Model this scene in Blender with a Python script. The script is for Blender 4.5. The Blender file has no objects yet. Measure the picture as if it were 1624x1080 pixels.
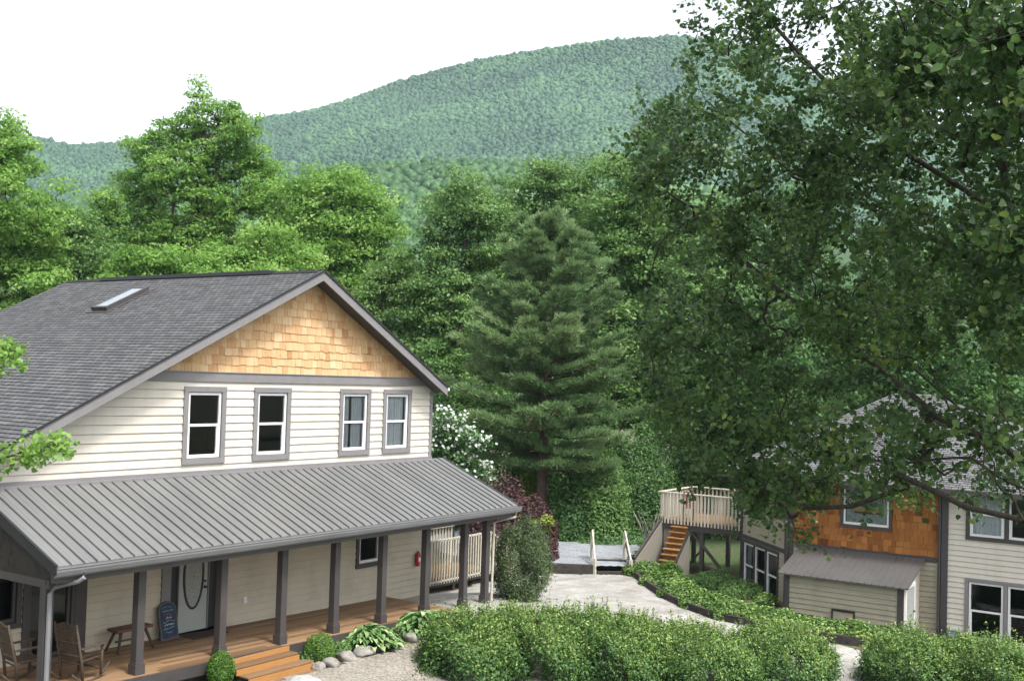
import bpy, math, random
import numpy as np
from mathutils import Vector
random.seed(7); RNG = np.random.default_rng(11)
D = bpy.data; SC = bpy.context.scene; COL = SC.collection
rad = math.radians

# ------------------------------------------------------------------ camera
CAM = np.array([-24.334, -19.412, 5.834]); YAW, PITCH, ROLL, FPX = rad(55.44), rad(2.039), rad(1.734), 1771.98
fw = np.array([math.sin(YAW)*math.cos(PITCH), math.cos(YAW)*math.cos(PITCH), math.sin(PITCH)])
rt = np.array([math.cos(YAW), -math.sin(YAW), 0.0]); up = np.cross(rt, fw)
rt, up = rt*math.cos(ROLL)+up*math.sin(ROLL), -rt*math.sin(ROLL)+up*math.cos(ROLL)
def at(px, py, d):                       # the point d metres ahead on the sight line of a photo pixel
    return CAM + d*(fw + rt*(px-812)/FPX - up*(py-540)/FPX)
cd = D.cameras.new('camera'); cam = D.objects.new('camera', cd); COL.objects.link(cam)
from mathutils import Matrix
M4 = Matrix.Identity(4)
for i in range(3):
    M4[i][0], M4[i][1], M4[i][2], M4[i][3] = rt[i], up[i], -fw[i], CAM[i]
cam.matrix_world = M4
cd.sensor_width = 36.0; cd.sensor_fit = 'HORIZONTAL'; cd.lens = 36.0*FPX/1624; cd.clip_end = 9000; cd.clip_start = .1
SC.camera = cam

# ------------------------------------------------------------------ ground height
GP = np.array([(-8.5,-3.0,-.24),(-12.5,-3.4,-.15),(-14.5,-1,-.1),(-5,-2.9,-.24),(-2.6,-2.6,-.16),(-.8,-2.2,-.03),(.4,-1.6,-.06),(0,-3.2,-.12),(2,.3,-.3),
 (3,-2,-.35),(8.5,-.5,-.66),(9,1,-.66),(6,1.5,-.5),(13,3,-.8),(5.2,-7,-.82),(9,-5,-.95),(8,-9,-1.0),(10,-13,-1.7),(9,-17,-1.8),(4,-12,-1.15),
 (-4,-6,-.55),(0,-9,-.8),(-8,-7,-.45),(-14,-10,-.5),(-24,-19,-.6),(17,-1,-1.0),(13,-3,-.95),(20,10,-1.3),(-5,12,0),(-22,8,0),(0,-18,-1.4),(14,-24,-1.9),(40,-10,-2.),(30,30,-1.5),(2,5,-.4)])
def gz(x, y):
    x = np.asarray(x, float); y = np.asarray(y, float)
    d2 = (x[..., None]-GP[:, 0])**2 + (y[..., None]-GP[:, 1])**2 + .6
    w = d2**-1.6
    return (w*GP[:, 2]).sum(-1)/w.sum(-1)
def g(x, y): return float(gz(x, y))

# ------------------------------------------------------------------ materials
def newmat(name):
    m = D.materials.new(name); m.use_nodes = True
    nt = m.node_tree; return m, nt, nt.nodes['Principled BSDF']
def N(nt, t, **k):
    n = nt.nodes.new(t)
    for a, b in k.items():
        if a in n.inputs: n.inputs[a].default_value = b
        else: setattr(n, a, b)
    return n
def ramp(nt, fac, stops):
    r = N(nt, 'ShaderNodeValToRGB'); e = r.color_ramp.elements
    while len(e) < len(stops): e.new(.5)
    for i, (p, c) in enumerate(stops): e[i].position = p; e[i].color = (*c, 1)
    nt.links.new(fac, r.inputs[0]); return r.outputs[0]
def plain(name, c, rough=.6, var=.12, scale=6, bump=.0, spec=.4, metal=0.0, stretch=None, fine=0.0):
    m, nt, b = newmat(name); L = nt.links.new
    tc = N(nt, 'ShaderNodeTexCoord'); src = tc.outputs['Object']
    if stretch:
        mp = N(nt, 'ShaderNodeMapping'); mp.inputs['Scale'].default_value = stretch; L(src, mp.inputs[0]); src = mp.outputs[0]
    n = N(nt, 'ShaderNodeTexNoise', Scale=scale, Detail=6.0, Roughness=.62); L(src, n.inputs['Vector'])
    lo = tuple(max(0, v*(1-var*1.6)) for v in c); hi = tuple(min(1, v*(1+var)) for v in c)
    col = ramp(nt, n.outputs[0], [(.28, lo), (.5, c), (.75, hi)])
    L(col, b.inputs['Base Color']); b.inputs['Roughness'].default_value = rough
    b.inputs['Specular IOR Level'].default_value = spec; b.inputs['Metallic'].default_value = metal
    if bump:
        n2 = N(nt, 'ShaderNodeTexNoise', Scale=scale*6, Detail=4.0); L(src, n2.inputs['Vector'])
        bp = N(nt, 'ShaderNodeBump', Strength=bump, Distance=.02); L(n2.outputs[0], bp.inputs['Height']); L(bp.outputs[0], b.inputs['Normal'])
    return m
def tinted(name, stops, rough=.7, spec=.3, grain=None, bump=0.0):   # colour picked per face by the 'tint' attribute
    m, nt, b = newmat(name); L = nt.links.new
    a = N(nt, 'ShaderNodeAttribute', attribute_name='tint')
    fac = a.outputs['Fac']
    if grain:
        tc = N(nt, 'ShaderNodeTexCoord'); mp = N(nt, 'ShaderNodeMapping'); mp.inputs['Scale'].default_value = grain
        L(tc.outputs['Object'], mp.inputs[0]); n = N(nt, 'ShaderNodeTexNoise', Scale=1.0, Detail=5.0); L(mp.outputs[0], n.inputs['Vector'])
        mm = N(nt, 'ShaderNodeMath', operation='MULTIPLY_ADD'); mm.inputs[1].default_value = .6; mm.inputs[2].default_value = -.3
        L(n.outputs[0], mm.inputs[0]); ad = N(nt, 'ShaderNodeMath', operation='ADD', use_clamp=True); L(fac, ad.inputs[0]); L(mm.outputs[0], ad.inputs[1]); fac = ad.outputs[0]
        if bump:
            bp = N(nt, 'ShaderNodeBump', Strength=bump, Distance=.01); L(n.outputs[0], bp.inputs['Height']); L(bp.outputs[0], b.inputs['Normal'])
    L(ramp(nt, fac, stops), b.inputs['Base Color']); b.inputs['Roughness'].default_value = rough; b.inputs['Specular IOR Level'].default_value = spec
    return m
def leafmat(name, stops, trans=.35, rough=.5, spec=.35):
    m, nt, b = newmat(name); L = nt.links.new
    a = N(nt, 'ShaderNodeAttribute', attribute_name='tint')
    tc = N(nt, 'ShaderNodeTexCoord'); n = N(nt, 'ShaderNodeTexNoise', Scale=.7, Detail=2.0); L(tc.outputs['Object'], n.inputs['Vector'])
    mm = N(nt, 'ShaderNodeMath', operation='MULTIPLY_ADD'); mm.inputs[1].default_value = .7; mm.inputs[2].default_value = -.35
    L(n.outputs[0], mm.inputs[0]); ad = N(nt, 'ShaderNodeMath', operation='ADD', use_clamp=True); L(a.outputs['Fac'], ad.inputs[0]); L(mm.outputs[0], ad.inputs[1])
    col = ramp(nt, ad.outputs[0], stops); L(col, b.inputs['Base Color'])
    b.inputs['Roughness'].default_value = rough; b.inputs['Specular IOR Level'].default_value = spec
    t = N(nt, 'ShaderNodeBsdfTranslucent'); L(col, t.inputs[0]); mx = N(nt, 'ShaderNodeMixShader'); mx.inputs[0].default_value = trans
    L(b.outputs[0], mx.inputs[1]); L(t.outputs[0], mx.inputs[2]); L(mx.outputs[0], nt.nodes['Material Output'].inputs[0])
    return m
def glassmat(name):
    m, nt, b = newmat(name); L = nt.links.new
    tr = N(nt, 'ShaderNodeBsdfTransparent', Color=(.86, .9, .9, 1)); gl = N(nt, 'ShaderNodeBsdfGlossy', Color=(.9, .95, 1, 1), Roughness=.02)
    f = N(nt, 'ShaderNodeFresnel', IOR=1.5)
    tc = N(nt, 'ShaderNodeTexCoord'); n = N(nt, 'ShaderNodeTexNoise', Scale=1.4, Detail=1.0); L(tc.outputs['Object'], n.inputs['Vector'])
    bp = N(nt, 'ShaderNodeBump', Strength=.06, Distance=.05); L(n.outputs[0], bp.inputs['Height']); L(bp.outputs[0], gl.inputs['Normal'])
    mx = N(nt, 'ShaderNodeMixShader'); L(f.outputs[0], mx.inputs[0]); L(tr.outputs[0], mx.inputs[1]); L(gl.outputs[0], mx.inputs[2]); L(mx.outputs[0], nt.nodes['Material Output'].inputs[0])
    return m
def asphalt_roof(name, k=1.0):
    m, nt, b = newmat(name); L = nt.links.new
    uv = N(nt, 'ShaderNodeUVMap'); br = N(nt, 'ShaderNodeTexBrick', Scale=1.0, Color1=(.066*k,.069*k,.080*k,1), Color2=(.114*k,.118*k,.134*k,1), Mortar=(.022*k,.023*k,.027*k,1))
    br.inputs['Mortar Size'].default_value = .012; br.inputs['Brick Width'].default_value = .19; br.inputs['Row Height'].default_value = .145; br.inputs['Bias'].default_value = -.1
    L(uv.outputs[0], br.inputs['Vector'])
    n = N(nt, 'ShaderNodeTexNoise', Scale=1.2, Detail=4.0); L(uv.outputs[0], n.inputs['Vector'])
    n2 = N(nt, 'ShaderNodeTexNoise', Scale=60.0, Detail=3.0); L(uv.outputs[0], n2.inputs['Vector'])
    mx = N(nt, 'ShaderNodeMix', data_type='RGBA', blend_type='OVERLAY'); mx.inputs[0].default_value = .5
    L(br.outputs[0], mx.inputs[6]); L(n2.outputs[1], mx.inputs[7])
    mx2 = N(nt, 'ShaderNodeMix', data_type='RGBA', blend_type='SOFT_LIGHT'); mx2.inputs[0].default_value = .22
    L(mx.outputs[2], mx2.inputs[6]); L(n.outputs[0], mx2.inputs[7])
    hs = N(nt, 'ShaderNodeHueSaturation'); hs.inputs['Saturation'].default_value = .35; L(mx2.outputs[2], hs.inputs['Color'])
    L(hs.outputs[0], b.inputs['Base Color']); b.inputs['Roughness'].default_value = .85; b.inputs['Specular IOR Level'].default_value = .2
    return m
M = dict(
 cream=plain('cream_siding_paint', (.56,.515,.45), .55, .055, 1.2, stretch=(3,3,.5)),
 beige=plain('shaded_cream_siding', (.48,.425,.335), .55, .10, 1.5),  # darker copy of the cream, porch shade put into the colour
 graytrim=plain('grey_trim_paint', (.20,.19,.195), .5, .07, 3),
 post=plain('dark_taupe_post_paint', (.058,.051,.051), .5, .1, 3),
 gutter=plain('grey_gutter_paint', (.20,.20,.21), .32, .07, 2),
 black=plain('black_drip_edge', (.02,.02,.023), .5, .1, 4),
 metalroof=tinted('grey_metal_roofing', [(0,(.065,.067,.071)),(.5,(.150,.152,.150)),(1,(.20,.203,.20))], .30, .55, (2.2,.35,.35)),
 brownmetal=plain('brown_grey_metal_roofing', (.088,.084,.082), .4, .1, 1.0, spec=.5),
 white=plain('white_vinyl', (.72,.72,.72), .4, .03, 3),
 curtain=plain('pale_curtain_cloth', (.74,.76,.80), .9, .08, 8),
 dark=plain('dark_interior', (.03,.03,.03), .8, .2, 3),
 deckwood=tinted('brown_stained_deck', [(0,(.13,.078,.042)),(.5,(.20,.122,.066)),(1,(.27,.17,.095))], .6, .3, (3,40,40)),
 stepwood=tinted('orange_stained_step', [(0,(.25,.11,.035)),(.5,(.35,.17,.055)),(1,(.43,.23,.085))], .55, .3, (3,40,40)),
 cedar=tinted('fresh_cedar_shingle', [(0,(.30,.135,.055)),(.3,(.48,.265,.125)),(.65,(.575,.375,.20)),(1,(.64,.46,.28))], .75, .25, (30,30,3), .3),
 cedar2=tinted('stained_cedar_shingle', [(0,(.10,.034,.009)),(.45,(.25,.090,.020)),(1,(.36,.15,.042))], .75, .25, (30,30,3), .3),
 railwood=tinted('pale_painted_baluster', [(0,(.40,.37,.30)),(1,(.52,.485,.405))], .7, .25),
 logwood=plain('weathered_log_wood', (.072,.05,.034), .75, .3, 9, .4, stretch=(1,1,4)),
 redwood=plain('dark_red_bench_wood', (.12,.055,.04), .6, .25, 9, .2),
 bark=plain('grey_brown_bark', (.05,.042,.034), .9, .4, 5, .6, stretch=(4,4,1)),
 pinebark=plain('reddish_pine_bark', (.10,.062,.045), .9, .35, 5, .6, stretch=(3,3,1)),
 rock=plain('pale_grey_rock', (.225,.21,.19), .85, .35, 4, .6),
 darkrock=plain('dark_grey_rock', (.10,.09,.08), .9, .4, 3, .6),
 concrete=plain('pale_concrete', (.44,.43,.40), .85, .16, 1.3, .25),
 timber=plain('dark_landscape_timber', (.035,.03,.026), .85, .4, 5, .4),
 greydoor=plain('grey_green_door_paint', (.33,.35,.33), .5, .05, 3),
 red=plain('red_enamel', (.45,.02,.02), .3, .1, 3, spec=.5),
 chalkboard=plain('blue_black_chalkboard', (.03,.045,.075), .8, .3, 9),
 boardframe=plain('dark_grey_board_frame', (.085,.08,.085), .6, .2, 6),
 chalkblue=plain('pale_blue_chalk', (.25,.45,.62), .9, .2, 9), chalkred=plain('red_chalk', (.55,.16,.14), .9, .2, 9), chalkwhite=plain('white_chalk', (.6,.62,.6), .9, .2, 9),
 mat=plain('dark_brown_door_mat', (.05,.032,.028), .95, .3, 20, .5),
 darkred=plain('dark_red_chair_paint', (.10,.022,.018), .5, .15, 4), slab=plain('pale_stone_slab', (.33,.33,.325), .7, .2, 3, .3),
 teal=plain('grey_teal_plastic', (.25,.32,.31), .5, .1, 4),
 glass=glassmat('window_glass'),
 shingle=asphalt_roof('grey_asphalt_shingles'),
 shingle2=asphalt_roof('light_grey_asphalt_shingles', 1.3),
 tan=plain('shaded_beige_siding', (.34,.305,.23), .55, .10, 1.5),  # darker copy of the beige, the second house's shade mixed into it
 greyskirt=plain('grey_beige_stair_skirt', (.24,.225,.19), .65, .12, 3, stretch=(6,6,1)),
)
def groundmat():
    m, nt, b = newmat('grass_and_soil'); L = nt.links.new
    tc = N(nt, 'ShaderNodeTexCoord'); n = N(nt, 'ShaderNodeTexNoise', Scale=.35, Detail=8.0); L(tc.outputs['Object'], n.inputs['Vector'])
    n2 = N(nt, 'ShaderNodeTexNoise', Scale=9.0, Detail=6.0); L(tc.outputs['Object'], n2.inputs['Vector'])
    c1 = ramp(nt, n2.outputs[0], [(.3,(.028,.05,.014)),(.6,(.06,.10,.03)),(.8,(.11,.14,.05))]); c2 = ramp(nt, n2.outputs[0], [(.3,(.05,.035,.022)),(.7,(.13,.095,.065))])
    f = ramp(nt, n.outputs[0], [(.44,(0,0,0)),(.56,(1,1,1))]); mx = N(nt, 'ShaderNodeMix', data_type='RGBA'); L(f, mx.inputs[0]); L(c2, mx.inputs[6]); L(c1, mx.inputs[7])
    L(mx.outputs[2], b.inputs['Base Color']); b.inputs['Roughness'].default_value = .95
    bp = N(nt, 'ShaderNodeBump', Strength=.8, Distance=.05); L(n2.outputs[0], bp.inputs['Height']); L(bp.outputs[0], b.inputs['Normal'])
    return m
M['ground'] = groundmat()
def gravelmat(name, a, c, e):
    m, nt, b = newmat(name); L = nt.links.new
    tc = N(nt, 'ShaderNodeTexCoord'); v = N(nt, 'ShaderNodeTexVoronoi', Scale=28.0); L(tc.outputs['Object'], v.inputs['Vector'])
    n = N(nt, 'ShaderNodeTexNoise', Scale=1.1, Detail=7.0, Roughness=.7); L(tc.outputs['Object'], n.inputs['Vector'])
    c1 = ramp(nt, v.outputs['Color'], [(.1, a), (.5, c), (.9, e)]); mx = N(nt, 'ShaderNodeMix', data_type='RGBA', blend_type='SOFT_LIGHT'); mx.inputs[0].default_value = .8
    L(c1, mx.inputs[6]); L(n.outputs[0], mx.inputs[7]); L(mx.outputs[2], b.inputs['Base Color']); b.inputs['Roughness'].default_value = .95
    bp = N(nt, 'ShaderNodeBump', Strength=.6, Distance=.02); L(v.outputs['Distance'], bp.inputs['Height']); L(bp.outputs[0], b.inputs['Normal'])
    return m
M['gravel'] = gravelmat('tan_pea_gravel', (.12,.108,.09), (.21,.19,.16), (.31,.285,.245))
M['bluegravel'] = gravelmat('blue_grey_gravel', (.13,.14,.155), (.22,.235,.255), (.33,.345,.365))
def drivemat():
    m = gravelmat('pale_worn_concrete', (.25,.243,.228), (.31,.303,.287), (.38,.371,.352)); nt = m.node_tree; L = nt.links.new; b = nt.nodes['Principled BSDF']
    src = b.inputs['Base Color'].links[0].from_socket; tc = N(nt, 'ShaderNodeTexCoord'); mp = N(nt, 'ShaderNodeMapping'); mp.inputs['Rotation'].default_value = (0,0,.9); mp.inputs['Scale'].default_value = (.28,1.5,1); L(tc.outputs['Object'], mp.inputs[0])
    n = N(nt, 'ShaderNodeTexNoise', Scale=1.3, Detail=7.0, Roughness=.68); L(mp.outputs[0], n.inputs['Vector']); c = ramp(nt, n.outputs[0], [(.34,(.66,.63,.59)),(.5,(.88,.87,.85)),(.66,(1,1,1))])
    v = N(nt, 'ShaderNodeTexVoronoi', Scale=7.0, Randomness=1.0); L(tc.outputs['Object'], v.inputs['Vector']); lt = ramp(nt, v.outputs['Distance'], [(.045,(.45,.38,.28)),(.075,(1,1,1))])
    mx = N(nt, 'ShaderNodeMix', data_type='RGBA', blend_type='MULTIPLY'); mx.inputs[0].default_value = 1; L(src, mx.inputs[6]); L(c, mx.inputs[7])
    m2 = N(nt, 'ShaderNodeMix', data_type='RGBA', blend_type='MULTIPLY'); m2.inputs[0].default_value = .7; L(mx.outputs[2], m2.inputs[6]); L(lt, m2.inputs[7]); L(m2.outputs[2], b.inputs['Base Color']); return m
M['drive'] = drivemat() or gravelmat('pale_worn_concrete', (.27,.262,.245), (.33,.322,.305), (.40,.39,.37))

# ------------------------------------------------------------------ objects
def setp(o, label=None, cat=None, group=None, kind=None):
    if label: o['label'] = label
    if cat: o['category'] = cat
    if group: o['group'] = group
    if kind: o['kind'] = kind
    return o
def empty(name, label, cat, loc=(0,0,0), rz=0.0, group=None):
    o = D.objects.new(name, None); COL.objects.link(o); o.location = loc; o.rotation_euler = (0, 0, rz); o.empty_display_size = .2
    return setp(o, label, cat, group)
class MB:
    def __init__(s): s.v = []; s.f = []; s.t = []; s.uv = []
    def poly(s, pts, tint=.5, uv=None):
        i = len(s.v); s.v += [tuple(map(float, p)) for p in pts]; s.f.append(tuple(range(i, i+len(pts)))); s.t.append(tint); s.uv.append(uv); return s
    def hexa(s, c, tint=.5):             # 8 corners: bottom ring 0-3, top ring 4-7
        i = len(s.v); s.v += [tuple(map(float, p)) for p in c]
        for q in ((3,2,1,0),(4,5,6,7),(0,1,5,4),(1,2,6,5),(2,3,7,6),(3,0,4,7)): s.f.append(tuple(i+k for k in q)); s.t.append(tint); s.uv.append(None)
        return s
    def box(s, a, b, tint=.5):
        x0, x1 = sorted((a[0], b[0])); y0, y1 = sorted((a[1], b[1])); z0, z1 = sorted((a[2], b[2]))
        return s.hexa([(x0,y0,z0),(x1,y0,z0),(x1,y1,z0),(x0,y1,z0),(x0,y0,z1),(x1,y0,z1),(x1,y1,z1),(x0,y1,z1)], tint)
    def beam(s, a, b, w, h, upv=(0,0,1), tint=.5):   # rectangular bar between two points
        a = Vector(a); b = Vector(b); d = (b-a).normalized(); u = Vector(upv); sd = d.cross(u)
        if sd.length < 1e-4: sd = d.cross(Vector((1,0,0)))
        sd.normalize(); u = sd.cross(d).normalized(); sd *= w/2; u *= h/2
        return s.hexa([a-sd-u, a+sd-u, b+sd-u, b-sd-u, a-sd+u, a+sd+u, b+sd+u, b-sd+u], tint)
    def tube(s, pts, rs, n=8, tint=.5, cap=True):
        pts = [Vector(p) for p in pts]; rs = [rs]*len(pts) if isinstance(rs, (int, float)) else rs
        rings = []
        for k, p in enumerate(pts):
            d = (pts[min(k+1, len(pts)-1)]-pts[max(k-1, 0)]).normalized(); a = Vector((0,0,1)) if abs(d.z) < .9 else Vector((1,0,0))
            u = d.cross(a).normalized(); w = d.cross(u); i = len(s.v)
            for j in range(n):
                q = p + (u*math.cos(2*math.pi*j/n)+w*math.sin(2*math.pi*j/n))*rs[k]; s.v.append(tuple(q))
            rings.append(i)
        for a, b in zip(rings, rings[1:]):
            for j in range(n): s.f.append((a+j, a+(j+1)%n, b+(j+1)%n, b+j)); s.t.append(tint); s.uv.append(None)
        if cap:
            s.f.append(tuple(rings[0]+j for j in range(n))[::-1]); s.f.append(tuple(rings[-1]+j for j in range(n))); s.t += [tint]*2; s.uv += [None]*2
        return s
    def prism(s, poly, off, tint=.5):    # polygon (list of 3-D points) extruded by vector off
        n = len(poly); i = len(s.v); off = Vector(off); s.v += [tuple(map(float, p)) for p in poly]+[tuple(Vector(p)+off) for p in poly]
        s.f.append(tuple(i+k for k in range(n))[::-1]); s.f.append(tuple(i+n+k for k in range(n)))
        for k in range(n): s.f.append((i+k, i+(k+1)%n, i+n+(k+1)%n, i+n+k))
        s.t += [tint]*(n+2); s.uv += [None]*(n+2); return s
    def build(s, name, mat, parent=None, bevel=0.0, smooth=False, tint=True):
        me = D.meshes.new(name); me.from_pydata(s.v, [], s.f); me.materials.append(M[mat] if isinstance(mat, str) else mat)
        a = me.attributes.new('tint', 'FLOAT', 'FACE'); a.data.foreach_set('value', s.t)
        if any(u is not None for u in s.uv):
            l = me.uv_layers.new(name='UVMap')
            for p, u in zip(me.polygons, s.uv):
                if u:
                    for k, li in enumerate(p.loop_indices): l.data[li].uv = u[k]
        o = D.objects.new(name, me); COL.objects.link(o)
        if parent: o.parent = parent
        if smooth: me.shade_smooth()
        if bevel:
            b = o.modifiers.new('bevel', 'BEVEL'); b.width = bevel; b.segments = 2; b.limit_method = 'ANGLE'
        return o
def fastmesh(name, V, F, tint, mat, parent=None, smooth=False, extra=None):     # V (n,3), F (m,k) numpy
    if extra is not None:                                      # a second set of faces with its own material in the same mesh
        V2, F2, mat2 = extra; mi = np.r_[np.zeros(len(F), np.int32), np.ones(len(F2), np.int32)]; tint = np.r_[tint, np.full(len(F2), .5)]; F = np.concatenate([F, np.asarray(F2)+len(V)]); V = np.concatenate([V, V2])
    me = D.meshes.new(name); V = np.ascontiguousarray(V, np.float32); F = np.ascontiguousarray(F, np.int32); m, k = F.shape
    me.vertices.add(len(V)); me.vertices.foreach_set('co', V.ravel()); me.loops.add(m*k); me.loops.foreach_set('vertex_index', F.ravel())
    me.polygons.add(m); me.polygons.foreach_set('loop_start', np.arange(0, m*k, k, dtype=np.int32))
    if smooth: me.polygons.foreach_set('use_smooth', np.ones(m, bool))
    me.update(calc_edges=True)
    if tint is not None: a = me.attributes.new('tint', 'FLOAT', 'FACE'); a.data.foreach_set('value', np.ascontiguousarray(tint, np.float32))
    me.materials.append(M[mat] if isinstance(mat, str) else mat)
    if extra is not None: me.materials.append(M[mat2]); me.polygons.foreach_set('material_index', mi)
    o = D.objects.new(name, me); COL.objects.link(o)
    if parent: o.parent = parent
    return o
def copy_tree(o, parent=None):
    c = o.copy(); COL.objects.link(c)
    if parent: c.parent = parent
    for ch in list(o.children): copy_tree(ch, c)
    return c
# ------------------------------------------------------------------ foliage
def unit(a): return a/np.maximum(np.linalg.norm(a, axis=-1, keepdims=True), 1e-9)
def rdir(n): return unit(RNG.normal(size=(n, 3)))
def leaves(P, Nn, size, aspect=.6, shape='kite', fold=.18, droop=None):
    """leaf blades at points P with normals Nn -> V, F"""
    n = len(P); a = rdir(n)
    if droop is not None: a = unit(a*np.array([1,1,.5])+np.array([0,0,-droop]))
    t = unit(a-(a*Nn).sum(1, keepdims=True)*Nn); b = np.cross(Nn, t)
    s = (size*np.ones(n) if np.isscalar(size) else size)[:, None]; w = s*aspect/2
    if shape == 'kite':
        V = np.stack([P-t*s*.5, P+b*w+Nn*s*fold*.5, P+t*s*.5, P-b*w+Nn*s*fold*.5], 1).reshape(-1, 3)
        F = np.arange(n*4).reshape(n, 4); return V, F, 1
    base = P-t*s*.5; tip = P+t*s*.5-Nn*s*.12
    V = np.stack([base, P-t*s*.22+b*w+Nn*s*fold, P+t*s*.12+b*w*.85+Nn*s*fold*.9, tip, P+t*s*.12-b*w*.85+Nn*s*fold*.9, P-t*s*.22-b*w+Nn*s*fold], 1).reshape(-1, 3)
    i = np.arange(n)[:, None]*6
    F = np.stack([i+np.array([0,1,2,3]), i+np.array([0,3,4,5])], 1).reshape(-1, 4); return V, F, 2
def edges_mesh(A, B, ra, rb, k=5):
    d = unit(B-A); ref = np.where(np.abs(d[:, 2:3]) < .9, np.array([[0,0,1.]]), np.array([[1.,0,0]])); u = unit(np.cross(d, ref)); w = np.cross(d, u)
    ang = 2*np.pi*np.arange(k)/k; ring = u[:, None]*np.cos(ang)[None, :, None]+w[:, None]*np.sin(ang)[None, :, None]
    V = np.concatenate([A[:, None]+ring*ra[:, None, None], B[:, None]+ring*rb[:, None, None]], 1).reshape(-1, 3)
    i = np.arange(len(A))[:, None]*(2*k); j = np.arange(k); j2 = (j+1) % k
    F = np.stack([i+j, i+j2, i+k+j2, i+k+j], -1).reshape(-1, 4); return V, F
def skeleton(start, attract, r_tip, rexp=.46, rmax=None, jit=.12, up_bias=.0, order_from=0, mid=3):
    """start: list of polylines [(pts)], attract (n,3). Connect every attractor to the nearest node by a bent twig; pipe-model radii."""
    nodes, par = [], []
    for pl, pi in start:
        prev = pi
        for p in pl: nodes.append(np.array(p, float)); par.append(prev); prev = len(nodes)-1
    base = np.array(nodes); dd = np.linalg.norm(attract[:, None]-base[None], axis=2).min(1); order = np.argsort(dd)
    buf = np.zeros((len(nodes)+len(attract)*mid, 3)); buf[:len(nodes)] = base; cnt = len(nodes); ends = []
    for ai in order:
        a = attract[ai]; q = buf[:cnt]; v = a-q; d = np.linalg.norm(v, axis=1); c = d+np.maximum(0, -v[:, 2])*up_bias
        k = int(np.argmin(c)); p = buf[k].copy(); L = d[k]; prev = k
        for m in range(1, mid+1):
            f = m/mid; x = p+(a-p)*f
            if m < mid: x = x+RNG.normal(size=3)*L*jit*.6+np.array([0,0,1])*L*jit*math.sin(math.pi*f)*.8
            buf[cnt] = x; par.append(prev); prev = cnt; cnt += 1
        ends.append(prev)
    w = np.zeros(cnt)
    for e in ends: w[e] += 1
    par = np.array(par)
    for i in range(cnt-1, -1, -1):
        if par[i] >= 0: w[par[i]] += w[i]
    r = r_tip*np.maximum(w, 1)**rexp
    if rmax: r = np.minimum(r, rmax)
    m = par >= 0; i = np.where(m)[0]
    return buf[par[i]], buf[i], np.maximum(r[par[i]]*.0+np.minimum(r[par[i]], r[i]*1.5), r[i]), r[i], buf[:cnt], par
def spaced(cand, dmin, nmax):
    out = []
    for c in cand:
        if all(((c-o)**2).sum() > dmin*dmin for o in out): out.append(c)
        if len(out) >= nmax: break
    return np.array(out)
def clump_leaves(C, R, per, up=.55, out=.7, flat=.65, rnd=.75):
    n = len(C); d = rdir(n*per); d[:, 2] = np.where(d[:, 2] < -.25, d[:, 2]*-.6, d[:, 2]); d = unit(d)
    rr = np.repeat(R, per)[:, None]; P = np.repeat(C, per, 0)+d*rr*np.array([1,1,flat])*(RNG.random((n*per, 1))**.45)
    Nn = unit(d*out+np.array([0,0,up])+RNG.normal(size=d.shape)*rnd); return P, Nn
LEAVES = {}
def addleafmat(k, stops, **kw): M[k] = leafmat(k, stops, **kw)
addleafmat('bright_leaf', [(0,(.12,.24,.045)),(.5,(.20,.37,.075)),(1,(.34,.50,.14))], trans=.5)
addleafmat('mid_leaf', [(0,(.08,.165,.045)),(.5,(.145,.27,.075)),(1,(.26,.39,.135))], trans=.46)
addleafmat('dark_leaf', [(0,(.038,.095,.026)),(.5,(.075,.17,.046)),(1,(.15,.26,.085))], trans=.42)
addleafmat('near_leaf', [(0,(.036,.08,.029)),(.5,(.082,.16,.050)),(.82,(.145,.24,.07)),(1,(.28,.36,.09))], trans=.5, rough=.38, spec=.5)
addleafmat('pine_needle', [(0,(.075,.14,.055)),(.5,(.155,.255,.10)),(1,(.28,.38,.17))], trans=.3, rough=.6)
addleafmat('hedge_leaf', [(0,(.022,.058,.014)),(.35,(.055,.13,.028)),(.65,(.15,.26,.055)),(1,(.32,.42,.12))], trans=.26)
addleafmat('boxwood_leaf', [(0,(.04,.11,.015)),(.5,(.08,.19,.025)),(1,(.17,.29,.05))])
addleafmat('hosta_leaf', [(0,(.06,.15,.04)),(.5,(.15,.27,.09)),(.75,(.30,.42,.18)),(1,(.48,.55,.32))], trans=.25)
addleafmat('grey_green_leaf', [(0, (0.036, 0.072, 0.024)), (0.5, (0.078, 0.126, 0.048)), (1, (0.18, 0.228, 0.102))])
addleafmat('purple_leaf', [(0, (0.0286, 0.013, 0.0156)), (0.5, (0.078, 0.0338, 0.039)), (1, (0.156, 0.078, 0.0715))])
addleafmat('yellow_leaf', [(0,(.12,.19,.02)),(.5,(.24,.33,.045)),(1,(.38,.44,.09))], trans=.4)
addleafmat('blossom', [(0, (0.315, 0.37, 0.3024)), (0.5, (0.49, 0.5402, 0.4896)), (1, (0.574, 0.6142, 0.576))], trans=.3)
addleafmat('haze_wood', [(0,(.016,.052,.018)),(.5,(.036,.10,.034)),(1,(.08,.175,.058))], trans=.1)
addleafmat('hill_leaf', [(0,(.035,.09,.026)),(.5,(.07,.165,.05)),(1,(.14,.26,.085))], trans=.25)
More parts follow.
